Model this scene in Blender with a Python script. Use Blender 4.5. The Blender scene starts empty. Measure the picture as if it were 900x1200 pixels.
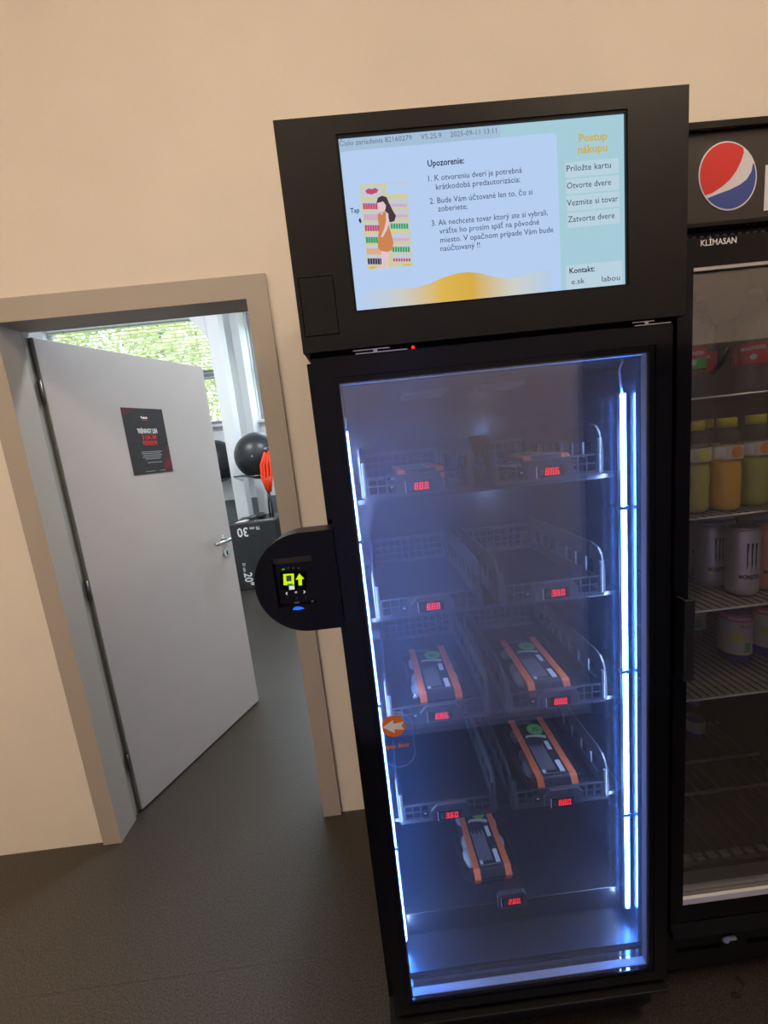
import bpy, bmesh, math, random
from mathutils import Vector, Matrix
from mathutils.geometry import tessellate_polygon

random.seed(7)
PI = math.pi
scene = bpy.context.scene
C = scene.collection

# ------------------------------------------------------------------ camera
CAM = Vector((1.2933, -1.4527, 1.4565))
YAW, PITCH, ROLL, FPX = 1.3824, -9.2694, -6.0959, 474.6664      # degrees, focal length in px of a 900x1200 frame
y_, p_, r_ = (math.radians(a) for a in (YAW, PITCH, ROLL))
FW = Vector((math.sin(y_) * math.cos(p_), math.cos(y_) * math.cos(p_), math.sin(p_)))
R0 = Vector((math.cos(y_), -math.sin(y_), 0)); U0 = R0.cross(FW)
RT = R0 * math.cos(r_) + U0 * math.sin(r_); UP = U0 * math.cos(r_) - R0 * math.sin(r_)
cd = bpy.data.cameras.new('camera'); cam = bpy.data.objects.new('camera', cd); C.objects.link(cam)
cd.sensor_fit = 'HORIZONTAL'; cd.sensor_width = 36.0; cd.lens = FPX / 900 * 36.0
cd.clip_start = 0.02; cd.clip_end = 200
cam.matrix_world = Matrix(((RT.x, UP.x, -FW.x, CAM.x), (RT.y, UP.y, -FW.y, CAM.y), (RT.z, UP.z, -FW.z, CAM.z), (0, 0, 0, 1)))
scene.camera = cam

# ------------------------------------------------------------------ world, lights, exposure
scene.view_settings.view_transform = 'Standard'; scene.view_settings.look = 'None'
scene.view_settings.gamma = 1.0; scene.view_settings.use_curve_mapping = False
scene.view_settings.exposure = 0.0
w = bpy.data.worlds.new('sky'); scene.world = w; w.use_nodes = True
bg = w.node_tree.nodes['Background']; bg.inputs[0].default_value = (0.72, 0.86, 1.0, 1); bg.inputs[1].default_value = 8.0
scene.cycles.use_denoising = True
scene.cycles.max_bounces = 10; scene.cycles.transparent_max_bounces = 24
scene.cycles.diffuse_bounces = 5; scene.cycles.glossy_bounces = 4
scene.cycles.sample_clamp_indirect = 6.0
scene.cycles.caustics_reflective = False; scene.cycles.caustics_refractive = False
def area(name, loc, rot, sx, sy, power, col):
    l = bpy.data.lights.new(name, 'AREA'); l.shape = 'RECTANGLE'; l.size = sx; l.size_y = sy; l.energy = power; l.color = col
    o = bpy.data.objects.new(name, l); C.objects.link(o); o.location = loc; o.rotation_euler = rot
    return o
CEIL = 3.5
WARM = (1.0, 0.825, 0.61); COOL = (0.86, 0.93, 1.0)
CORRIDOR_LAMPS = [(-0.9, -1.35, 0.9), (1.05, -1.45, 6.8), (2.7, -1.5, 15), (-1.3, -4.3, 54), (-0.4, -3.2, 20)]  # last two: unseen lobby lamps, added to even out the wall light
GYM_LAMPS = [(-1.3, 1.0, 80), (1.5, 1.15, 80)]
for x, y, p in CORRIDOR_LAMPS: area('corridor_ceiling_lamp_offscreen' if y > -2 else 'added_lobby_lamp_offscreen', (x, y, CEIL - 0.065), (0, 0, 0), 0.55, 0.55, p, WARM)
GYM_CEIL = 4.0
for x, y, p in GYM_LAMPS: area('gym_ceiling_lamp_offscreen', (x, y, GYM_CEIL - 0.08), (0, 0, 0), 1.1, 0.25, p, COOL)

# ------------------------------------------------------------------ helpers
def ray(u, v): return RT * ((u - 450) / FPX) - UP * ((v - 600) / FPX) + FW
def PY(u, v, y): d = ray(u, v); return CAM + d * ((y - CAM.y) / d.y)        # photo pixel on a plane y = const
def PZ(u, v, z): d = ray(u, v); return CAM + d * ((z - CAM.z) / d.z)
def lin(c):
    c = c / 255.0
    return c / 12.92 if c <= 0.04045 else ((c + 0.055) / 1.055) ** 2.4
def rgb(r, g, b): return (lin(r), lin(g), lin(b), 1)

MATS = {}
def mat(name, col, rough=0.5, metal=0.0, bump=0.0, bscale=60.0, var=0.0, vscale=8.0, spec=0.5, coat=0.0, alpha=1.0):
    m = bpy.data.materials.new(name); m.use_nodes = True; nt = m.node_tree; b = nt.nodes['Principled BSDF']
    b.inputs['Base Color'].default_value = col; b.inputs['Roughness'].default_value = rough
    b.inputs['Metallic'].default_value = metal; b.inputs['Specular IOR Level'].default_value = spec
    b.inputs['Coat Weight'].default_value = coat; b.inputs['Coat Roughness'].default_value = rough; b.inputs['Alpha'].default_value = alpha
    if var or bump:
        tc = nt.nodes.new('ShaderNodeTexCoord')
    if var:
        n = nt.nodes.new('ShaderNodeTexNoise'); n.inputs['Scale'].default_value = vscale; n.inputs['Detail'].default_value = 5
        nt.links.new(tc.outputs['Object'], n.inputs['Vector'])
        cr = nt.nodes.new('ShaderNodeValToRGB')
        cr.color_ramp.elements[0].position = 0.3; cr.color_ramp.elements[1].position = 0.7
        cr.color_ramp.elements[0].color = tuple(x * (1 - var) for x in col[:3]) + (1,)
        cr.color_ramp.elements[1].color = tuple(min(1, x * (1 + var)) for x in col[:3]) + (1,)
        nt.links.new(n.outputs['Fac'], cr.inputs['Fac']); nt.links.new(cr.outputs['Color'], b.inputs['Base Color'])
    if bump:
        n2 = nt.nodes.new('ShaderNodeTexNoise'); n2.inputs['Scale'].default_value = bscale; n2.inputs['Detail'].default_value = 3
        nt.links.new(tc.outputs['Object'], n2.inputs['Vector'])
        bp = nt.nodes.new('ShaderNodeBump'); bp.inputs['Strength'].default_value = bump; bp.inputs['Distance'].default_value = 0.01
        nt.links.new(n2.outputs['Fac'], bp.inputs['Height']); nt.links.new(bp.outputs['Normal'], b.inputs['Normal'])
    MATS[name] = m
    return m
def emis(name, col, strength=1.0):
    m = bpy.data.materials.new(name); m.use_nodes = True; nt = m.node_tree
    nt.nodes.remove(nt.nodes['Principled BSDF'])
    e = nt.nodes.new('ShaderNodeEmission'); e.inputs[0].default_value = col; e.inputs[1].default_value = strength
    nt.links.new(e.outputs[0], nt.nodes['Material Output'].inputs[0]); MATS[name] = m
    return m
def glass(name, base, edge, tint=(1, 1, 1, 1), film=0.0, power=4.0, rough=0.0):
    m = bpy.data.materials.new(name); m.use_nodes = True; nt = m.node_tree; N = nt.nodes; L = nt.links
    N.remove(N['Principled BSDF'])
    t = N.new('ShaderNodeBsdfTransparent'); t.inputs[0].default_value = tint
    g = N.new('ShaderNodeBsdfGlossy'); g.inputs['Roughness'].default_value = rough
    lw = N.new('ShaderNodeLayerWeight'); lw.inputs[0].default_value = 0.5
    pw = N.new('ShaderNodeMath'); pw.operation = 'POWER'; pw.inputs[1].default_value = power
    ma = N.new('ShaderNodeMath'); ma.operation = 'MULTIPLY_ADD'; ma.inputs[1].default_value = edge; ma.inputs[2].default_value = base
    mx = N.new('ShaderNodeMixShader')
    L.new(lw.outputs['Facing'], pw.inputs[0]); L.new(pw.outputs[0], ma.inputs[0]); L.new(ma.outputs[0], mx.inputs[0])
    L.new(t.outputs[0], mx.inputs[1]); L.new(g.outputs[0], mx.inputs[2])
    out = mx.outputs[0]
    if film:
        d = N.new('ShaderNodeBsdfDiffuse'); d.inputs[0].default_value = (.9, .9, .9, 1)
        tl = N.new('ShaderNodeBsdfTranslucent'); tl.inputs[0].default_value = (.9, .9, .9, 1)
        m2 = N.new('ShaderNodeMixShader'); m2.inputs[0].default_value = 0.5
        L.new(d.outputs[0], m2.inputs[1]); L.new(tl.outputs[0], m2.inputs[2])
        m3 = N.new('ShaderNodeMixShader'); m3.inputs[0].default_value = film
        L.new(out, m3.inputs[1]); L.new(m2.outputs[0], m3.inputs[2]); out = m3.outputs[0]
    L.new(out, N['Material Output'].inputs[0]); MATS[name] = m
    return m

class MB:
    def __init__(s): s.bm = bmesh.new()
    def _merge(s, tmp):
        me = bpy.data.meshes.new('t'); tmp.to_mesh(me); tmp.free(); s.bm.from_mesh(me); bpy.data.meshes.remove(me)
    def box(s, x0, x1, y0, y1, z0, z1, bev=0.0, seg=2):
        t = bmesh.new(); bmesh.ops.create_cube(t, size=1)
        for v in t.verts: v.co = Vector(((x0 + x1) / 2 + v.co.x * (x1 - x0), (y0 + y1) / 2 + v.co.y * (y1 - y0), (z0 + z1) / 2 + v.co.z * (z1 - z0)))
        if bev: bmesh.ops.bevel(t, geom=t.edges[:], offset=bev, segments=seg, affect='EDGES', profile=0.5)
        s._merge(t); return s
    def prism(s, outer, holes, plane, a, b):
        """polygon with holes in plane XZ / XY / YZ, extruded from a to b along the third axis"""
        def P(p, d): return {'XZ': (p[0], d, p[1]), 'XY': (p[0], p[1], d), 'YZ': (d, p[0], p[1])}[plane]
        loops = [outer] + list(holes); t = bmesh.new()
        tris = tessellate_polygon([[Vector((p[0], p[1], 0)) for p in l] for l in loops])
        flat = [p for l in loops for p in l]
        A = [t.verts.new(P(p, a)) for p in flat]; B = [t.verts.new(P(p, b)) for p in flat]
        for tr in tris:
            try: t.faces.new([A[i] for i in tr]); t.faces.new([B[i] for i in reversed(tr)])
            except ValueError: pass
        k = 0
        for l in loops:
            n = len(l)
            for i in range(n):
                j = (i + 1) % n
                t.faces.new((A[k + i], A[k + j], B[k + j], B[k + i]))
            k += n
        bmesh.ops.recalc_face_normals(t, faces=t.faces[:]); s._merge(t); return s
    def lathe(s, prof, cx=0, cy=0, seg=20, cap=True, axis='Z'):
        t = bmesh.new(); rings = []
        for r, z in prof:
            ring = []
            for i in range(seg):
                a = 2 * PI * i / seg
                p = (cx + r * math.cos(a), cy + r * math.sin(a), z)
                if axis == 'Y': p = (cx + r * math.cos(a), z, cy + r * math.sin(a))
                if axis == 'X': p = (z, cx + r * math.cos(a), cy + r * math.sin(a))
                ring.append(t.verts.new(p))
            rings.append(ring)
        for i in range(len(rings) - 1):
            for j in range(seg):
                f = t.faces.new((rings[i][j], rings[i][(j + 1) % seg], rings[i + 1][(j + 1) % seg], rings[i + 1][j])); f.smooth = True
        if cap: t.faces.new(rings[0]); t.faces.new(rings[-1])
        bmesh.ops.recalc_face_normals(t, faces=t.faces[:]); s._merge(t); return s
    def tube(s, pts, r, seg=8):
        t = bmesh.new(); pts = [Vector(p) for p in pts]; rings = []
        for i, p in enumerate(pts):
            d = (pts[min(i + 1, len(pts) - 1)] - pts[max(i - 1, 0)]).normalized()
            a = d.orthogonal().normalized() if i == 0 else (a - d * a.dot(d)).normalized()
            b = d.cross(a)
            rings.append([t.verts.new(p + (a * math.cos(2 * PI * k / seg) + b * math.sin(2 * PI * k / seg)) * r) for k in range(seg)])
        for i in range(len(rings) - 1):
            for j in range(seg):
                f = t.faces.new((rings[i][j], rings[i][(j + 1) % seg], rings[i + 1][(j + 1) % seg], rings[i + 1][j])); f.smooth = True
        t.faces.new(rings[0]); t.faces.new(rings[-1])
        bmesh.ops.recalc_face_normals(t, faces=t.faces[:]); s._merge(t); return s
    def sphere(s, c, r, sub=3, sq=(1, 1, 1)):
        t = bmesh.new(); bmesh.ops.create_icosphere(t, subdivisions=sub, radius=r)
        for v in t.verts: v.co = Vector((c[0] + v.co.x * sq[0], c[1] + v.co.y * sq[1], c[2] + v.co.z * sq[2]))
        for f in t.faces: f.smooth = True
        s._merge(t); return s
    def poly(s, pts):
        vs = [s.bm.verts.new(p) for p in pts]; s.bm.faces.new(vs); return s
    def xform(s, M): bmesh.ops.transform(s.bm, matrix=M, verts=s.bm.verts[:]); return s
    def build(s, name, m, parent=None, label=None, cat=None, group=None, kind=None, local=False):
        me = bpy.data.meshes.new(name)
        if parent is not None and not local:
            q = parent; off = Vector((0, 0, 0))
            while q is not None: off += Vector(q.location); q = q.parent
            bmesh.ops.translate(s.bm, vec=-off, verts=s.bm.verts[:])
        s.bm.to_mesh(me); s.bm.free()
        me.materials.append(MATS[m] if isinstance(m, str) else m)
        o = bpy.data.objects.new(name, me); C.objects.link(o); o.parent = parent
        tag(o, label, cat, group, kind)
        return o
def tag(o, label=None, cat=None, group=None, kind=None):
    for k, v in (('label', label), ('category', cat), ('group', group), ('kind', kind)):
        if v: o[k] = v
    return o
def empty(name, loc, label=None, cat=None, group=None, kind=None):
    o = bpy.data.objects.new(name, None); o.empty_display_size = 0.05; C.objects.link(o); o.location = loc
    return tag(o, label, cat, group, kind)
def copy_tree(o, parent=None):
    c = o.copy(); C.objects.link(c); c.parent = parent
    for ch in list(o.children): copy_tree(ch, c)
    return c
def dup(o, loc, label=None, rz=None):
    c = copy_tree(o); c.location = loc
    if rz is not None: c.rotation_euler.z = rz
    if label: c['label'] = label
    return c
def off_of(q):
    off = Vector((0, 0, 0))
    while q is not None: off += Vector(q.location); q = q.parent
    return off
def text(name, s, p0, p1, h, m, parent, bold=0.0, depth=0.0003, u=(1, 0, 0), v=(0, 0, 1), keep=False, local=False, cyl=None):
    """a line of lettering from p0 (left of baseline), its width fitted to the distance p0-p1, its capital height h"""
    cu = bpy.data.curves.new('t', 'FONT'); cu.body = s; cu.size = 1.0; cu.offset = bold; cu.resolution_u = 2
    ob = bpy.data.objects.new('t', cu); C.objects.link(ob)
    dg = bpy.context.evaluated_depsgraph_get(); me = bpy.data.meshes.new_from_object(ob.evaluated_get(dg))
    C.objects.unlink(ob); bpy.data.objects.remove(ob); bpy.data.curves.remove(cu)
    xs = [q.co.x for q in me.vertices]; x0, x1 = min(xs), max(xs)
    p0 = Vector(p0); W = (Vector(p1) - p0).length if p1 is not None else None
    sy = h / 0.73; sx = W / (x1 - x0) if W else sy
    U = Vector(u); V = Vector(v); Nn = U.cross(V)
    off = Vector((0, 0, 0)) if local else off_of(parent)
    for q in me.vertices: q.co = p0 + U * ((q.co.x - x0) * sx) + V * (q.co.y * sy) + Nn * depth - off
    if cyl:
        for q in me.vertices: q.co = Vector((cyl * math.sin(q.co.x / cyl), -cyl * math.cos(q.co.x / cyl), q.co.z))
    me.name = name; me.materials.clear(); me.materials.append(MATS[m])
    o = bpy.data.objects.new(name, me); C.objects.link(o); o.parent = parent
    return o
def wrap(pts, R, name, m, parent):
    """a printed patch wrapped round a bottle of radius R; pts are (arc length, height)"""
    b = MB(); cx = sum(p[0] for p in pts) / len(pts); cz = sum(p[1] for p in pts) / len(pts); n = len(pts)
    def P(x, z): return (R * math.sin(x / R), -R * math.cos(x / R), z)
    c = b.bm.verts.new(P(cx, cz)); I1 = [b.bm.verts.new(P((p[0] + cx) / 2, (p[1] + cz) / 2)) for p in pts]; O1 = [b.bm.verts.new(P(*p)) for p in pts]
    for i in range(n):
        j = (i + 1) % n; b.bm.faces.new((c, I1[i], I1[j])); b.bm.faces.new((I1[i], O1[i], O1[j], I1[j]))
    return b.build(name, m, parent, local=True)
def arc(cx, cy, r, a0, a1, n): return [(cx + r * math.cos(math.radians(a0 + (a1 - a0) * i / n)), cy + r * math.sin(math.radians(a0 + (a1 - a0) * i / n))) for i in range(n + 1)]
def rrect(x0, x1, z0, z1, r, n=4):
    return arc(x1 - r, z1 - r, r, 0, 90, n) + arc(x0 + r, z1 - r, r, 90, 180, n) + arc(x0 + r, z0 + r, r, 180, 270, n) + arc(x1 - r, z0 + r, r, 270, 360, n)
def rect(x0, x1, z0, z1): return [(x0, z0), (x1, z0), (x1, z1), (x0, z1)]

# ------------------------------------------------------------------ materials
mat('wall_paint', (0.76, 0.70, 0.63, 1), 0.85, bump=0.12, bscale=130, var=0.025, vscale=3)
mat('ceiling_paint', (0.82, 0.80, 0.77, 1), 0.9, bump=0.1)
mat('gym_paint', (0.82, 0.84, 0.86, 1), 0.8, bump=0.05, bscale=80)
mat('gym_dado', (0.13, 0.15, 0.16, 1), 0.7, bump=0.1)
mat('rubber', (0.042, 0.034, 0.027, 1), 0.36, bump=0.10, bscale=420, var=0.95, vscale=230, spec=0.4, coat=0.45)
mat('rubber_seam', (0.012, 0.011, 0.010, 1), 0.8, bump=0.2)
mat('frame_lacquer', (0.40, 0.36, 0.32, 1), 0.5, bump=0.04, bscale=200)
mat('door_lacquer', (0.50, 0.47, 0.46, 1), 0.45, bump=0.04, bscale=160, var=0.02)
mat('seal', (0.22, 0.27, 0.26, 1), 0.6, bump=0.05)
mat('steel', (0.62, 0.62, 0.62, 1), 0.25, 1.0, var=0.05)
mat('dark_steel', (0.18, 0.18, 0.18, 1), 0.35, 1.0, var=0.05)
mat('black_sheet', (0.009, 0.0085, 0.008, 1), 0.45, spec=0.27, bump=0.05, bscale=500, var=0.08, vscale=40)
mat('black_gloss', (0.004, 0.004, 0.006, 1), 0.10, spec=0.30, var=0.1, vscale=10)
mat('panel_black', (0.004, 0.004, 0.007, 1), 0.35, spec=0.2, bump=0.02, bscale=300)
mat('black_plastic', (0.012, 0.012, 0.014, 1), 0.42, bump=0.03, bscale=300)
mat('tray_plastic', (0.060, 0.063, 0.070, 1), 0.38, bump=0.03, bscale=300)
mat('liner', (0.016, 0.017, 0.022, 1), 0.22, bump=0.02, bscale=40)
mat('liner_floor', (0.011, 0.012, 0.016, 1), 0.35, bump=0.03, bscale=60)
mat('aluminium', (0.70, 0.72, 0.75, 1), 0.35, 0.9, var=0.04)
mat('spacer', (0.30, 0.30, 0.31, 1), 0.5, var=0.05, vscale=300)
mat('white_plastic', (0.75, 0.76, 0.78, 1), 0.4, var=0.02)
mat('grey_plastic', (0.25, 0.25, 0.25, 1), 0.4, var=0.05)
mat('hood_grey', (0.06, 0.055, 0.05, 1), 0.4, var=0.05)
mat('print_white', (0.80, 0.80, 0.80, 1), 0.5, var=0.02)
mat('print_black', (0.01, 0.01, 0.012, 1), 0.5, var=0.02)
mat('print_red', rgb(228, 50, 45), 0.4, var=0.02)
mat('print_blue', rgb(60, 82, 160), 0.4, var=0.02)
mat('poster_red', (0.70, 0.02, 0.02, 1), 0.4, var=0.02)
mat('orange_print', rgb(232, 118, 30), 0.45, var=0.04)
mat('band_orange', rgb(235, 120, 65), 0.5, bump=0.05, var=0.10, vscale=60)
mat('sleeve_black', (0.018, 0.016, 0.018, 1), 0.35, var=0.1)
mat('sticker_green', rgb(110, 185, 80), 0.5, var=0.06, vscale=40)
mat('label_grey', (0.42, 0.42, 0.45, 1), 0.5, var=0.05)
mat('food', (0.62, 0.60, 0.52, 1), 0.6, bump=0.3, bscale=40, var=0.12, vscale=30)
mat('fascia', (0.040, 0.034, 0.030, 1), 0.35, bump=0.02, var=0.04)
mat('juice_yellow', rgb(205, 190, 45), 0.25, var=0.06, vscale=20)
mat('juice_orange', rgb(255, 190, 0), 0.25, var=0.05, vscale=20)
mat('juice_olive', rgb(180, 180, 40), 0.25, var=0.05, vscale=20)
mat('cap_yellow', rgb(215, 205, 40), 0.35, var=0.03)
mat('cap_blue', rgb(95, 150, 210), 0.35, var=0.03)
mat('label_cream', rgb(205, 200, 175), 0.4, var=0.05, vscale=30)
mat('label_orange', rgb(225, 140, 60), 0.4, var=0.05)
mat('label_lemon', rgb(200, 205, 60), 0.4, var=0.05)
mat('label_red', rgb(205, 45, 45), 0.4, var=0.06, vscale=30)
mat('label_green', rgb(90, 185, 85), 0.4, var=0.05)
mat('label_pink', rgb(225, 90, 120), 0.4, var=0.05)
mat('water_blue', rgb(40, 60, 150), 0.2, var=0.1)
mat('can_silver', (0.66, 0.64, 0.61, 1), 0.38, 0.55, var=0.08, vscale=40)
mat('can_peach', rgb(214, 140, 115), 0.38, 0.4, var=0.05, vscale=40)
mat('can_black', (0.03, 0.035, 0.03, 1), 0.35, 0.4, var=0.1)
mat('ball_rubber', (0.022, 0.024, 0.028, 1), 0.35, bump=0.03, bscale=80, var=0.1)
mat('strap_orange', rgb(255, 70, 25), 0.6, bump=0.2, bscale=200, var=0.1)
mat('leaf', (0.36, 0.39, 0.13, 1), 0.6, var=0.35, vscale=1.2)
mat('bark', (0.12, 0.09, 0.06, 1), 0.9, bump=0.4)
mat('grass', (0.16, 0.22, 0.06, 1), 0.9, var=0.2, bump=0.3)
mat('grey_panel', (0.16, 0.145, 0.135, 1), 0.6, var=0.08)
mat('blind_white', (0.80, 0.80, 0.80, 1), 0.5, var=0.02)
mat('window_frame', (0.40, 0.43, 0.46, 1), 0.5, var=0.03)
mat('debris', (0.010, 0.008, 0.007, 1), 0.7, var=0.2)
mat('box_vinyl', (0.028, 0.030, 0.033, 1), 0.45, bump=0.15, bscale=200, var=0.1)
glass('cooler_glass', 0.115, 0.50, film=0.0065)
glass('drinks_glass', 0.185, 0.80, film=0.012, power=3.0)
glass('window_glass', 0.04, 0.6)
glass('clear_plastic', 0.04, 0.55, (0.93, 0.95, 0.97, 1), film=0.03, power=2.5, rough=0.08)
glass('lid_plastic', 0.03, 0.5, (0.80, 0.83, 0.88, 1), film=0.01, power=3, rough=0.10)
glass('shelf_glass', 0.05, 0.6, (0.9, 0.93, 0.92, 1))
emis('led_core', (0.06, 0.23, 1.0, 1), 520.0)
emis('digit_red', rgb(255, 36, 36), 2.0)
mat('digit_off', (0.10, 0.10, 0.10, 1), 0.4, var=0.02)
emis('lamp_warm', (1.0, 0.80, 0.585, 1), 6.0)
emis('lamp_cool', (0.86, 0.93, 1.0, 1), 6.0)
emis('red_indicator', (1.0, 0.03, 0.02, 1), 1.5)
emis('scr_side', rgb(166, 203, 216)); emis('scr_panel', rgb(182, 206, 240)); emis('scr_bar', rgb(166, 191, 217))
emis('scr_button', rgb(186, 210, 224)); emis('scr_text', rgb(45, 55, 78)); emis('scr_bold', rgb(26, 32, 50)); emis('scr_grey', rgb(96, 110, 135))
emis('scr_gold', rgb(198, 178, 92)); emis('ill_frame', rgb(206, 204, 158)); emis('ill_shelf', rgb(196, 200, 214)); emis('ill_dress', rgb(204, 132, 84))
emis('ill_hair', rgb(72, 58, 66)); emis('ill_skin', rgb(226, 196, 206)); emis('ill_green', rgb(56, 160, 92)); emis('ill_red', rgb(190, 80, 110))
emis('ill_pink', rgb(208, 166, 190)); emis('ill_peach', rgb(218, 168, 130)); emis('ill_dark', rgb(70, 60, 80)); emis('ill_foot', rgb(214, 184, 90))
emis('term_black', (0.0015, 0.0015, 0.002, 1)); emis('term_lime', rgb(205, 240, 20)); emis('term_white', rgb(225, 225, 215)); emis('term_green', rgb(20, 150, 80))
emis('term_grey', rgb(60, 66, 70)); emis('term_blue', rgb(40, 110, 255), 1.1)
# gold wave of the screen picture: gold in the middle, fading into the panel colour on either side (printed on the display image)
def wave_mat(x0, x1):
    m = bpy.data.materials.new('scr_wave'); m.use_nodes = True; nt = m.node_tree; N = nt.nodes; L = nt.links
    N.remove(N['Principled BSDF'])
    tc = N.new('ShaderNodeTexCoord'); sp = N.new('ShaderNodeSeparateXYZ'); mr = N.new('ShaderNodeMapRange'); cr = N.new('ShaderNodeValToRGB'); e = N.new('ShaderNodeEmission')
    mr.inputs[1].default_value = x0; mr.inputs[2].default_value = x1
    L.new(tc.outputs['Object'], sp.inputs[0]); L.new(sp.outputs['X'], mr.inputs[0]); L.new(mr.outputs[0], cr.inputs[0])
    el = cr.color_ramp.elements; el[0].position = 0.0; el[0].color = rgb(182, 206, 240); el[1].position = 1.0; el[1].color = rgb(180, 204, 232)
    for p, c in ((0.2, rgb(200, 205, 200)), (0.42, rgb(222, 180, 84)), (0.58, rgb(214, 172, 70)), (0.8, rgb(205, 208, 200))):
        k = el.new(p); k.color = c
    L.new(cr.outputs[0], e.inputs[0]); L.new(e.outputs[0], N['Material Output'].inputs[0]); MATS['scr_wave'] = m

# ================================================================== THE SETTING
X0, X1, HO, AR = 0.1383, 0.9527, 1.9764, 0.0721       # door opening and architrave
YR = -1.80                                            # wall behind the photographer
XL, XR = -2.2, 4.0
WT = 0.13
fl = empty('floor', (0, 0, 0), 'dark speckled rubber mat flooring through corridor and gym', kind='structure')
MB().box(XL - .2, XR + .2, -5.2, 4.5, -0.10, -0.006).build('floor_base', 'rubber_seam', fl)
ys = [-5.1, -3.475, -2.475, -1.475, -0.475, 0.485, 1.485, 2.485, 3.485, 4.4]
for i in range(len(ys) - 1):
    xs = [XL - .1, -0.9 + (i % 2) * .6, 1.45 + (i % 2) * .5, 3.0, XR + .1]
    for j in range(len(xs) - 1):
        MB().box(xs[j] + .0003, xs[j + 1] - .0003, ys[i] + .0003, ys[i + 1] - .0003, -0.006, 0.0).build('rubber_mat', 'rubber', fl)
U_shape = [(XL, 0), (X0 - .02, 0), (X0 - .02, HO + .02), (X1 + .02, HO + .02), (X1 + .02, 0), (XR, 0), (XR, CEIL), (XL, CEIL)]
MB().prism(U_shape, [], 'XZ', 0.0, WT).build('wall_back', 'wall_paint', None, 'cream painted wall around the doorway behind the coolers', kind='structure')
LX = 0.45
MB().box(LX, XR, YR - .1, YR, 0, CEIL).build('wall_front', 'wall_paint', None, 'cream painted corridor wall opposite the coolers', kind='structure')
MB().box(XL - .1, XL, -5.1, WT, 0, CEIL).build('wall_left', 'wall_paint', None, 'cream painted end wall of the corridor beyond the door', kind='structure')
MB().box(XR, XR + .1, YR - .1, WT, 0, CEIL).build('wall_right', 'wall_paint', None, 'cream painted end wall of the corridor beyond the coolers', kind='structure')
MB().box(LX, LX + .1, -5.1, YR - .1, 0, CEIL).build('wall_added_lobby_right', 'wall_paint', None, 'cream painted side wall of the added lobby behind the photographer', kind='structure')  # unseen lobby, added to house the lamps that even the corridor light
MB().box(XL, LX, -5.1, -5.0, 0, CEIL).build('wall_added_lobby_front', 'wall_paint', None, 'cream painted far wall of the added lobby facing the open door', kind='structure')
MB().box(XL - .1, XR + .1, -5.1, WT, CEIL, CEIL + .1).build('ceiling', 'ceiling_paint', None, 'plain white corridor ceiling', kind='structure')

# gym shell
GX0, GX1, GY = -4.2, 3.2, 4.3
wz0, wz1 = 1.98, 3.42
W1 = (-2.75, -0.55); W2 = (-0.12, 1.9)
MB().prism(rect(GX0, GX1, 0, GYM_CEIL), [rect(W1[0], W1[1], wz0, wz1), rect(W2[0], W2[1], wz0, wz1)], 'XZ', GY, GY + .2).build('wall_gym_far', 'gym_paint', None, 'white gym wall with windows set high', kind='structure')
MB().box(GX0 - .1, GX0, 0, GY + .2, 0, GYM_CEIL).build('wall_gym_left', 'gym_paint', None, 'white gym side wall behind the open door', kind='structure')
MB().box(GX1, GX1 + .1, WT, GY + .2, 0, GYM_CEIL).build('wall_gym_right', 'gym_paint', None, 'white gym side wall behind the corridor wall', kind='structure')
MB().prism([(GX0, 0), (XL, 0), (XL, CEIL), (GX1, CEIL), (GX1, GYM_CEIL), (GX0, GYM_CEIL)], [], 'XZ', 0.02, WT).build('wall_gym_near', 'gym_paint', None, 'white gym wall above and beside the doorway', kind='structure')
MB().box(GX0 - .1, GX1 + .1, 0, GY + .2, GYM_CEIL, GYM_CEIL + .1).build('ceiling_gym', 'gym_paint', None, 'high white gym ceiling', kind='structure')
MB().box(GX0, -2.25, WT, GY, -0.1, -0.001).build('floor_gym', 'rubber', None, 'dark rubber gym floor behind the open door', kind='structure')
MB().box(GX0, GX1, GY - .02, GY, 0, 0.93).build('trim_1', 'gym_dado', None, 'dark grey wainscot along the gym wall', kind='structure')

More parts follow.
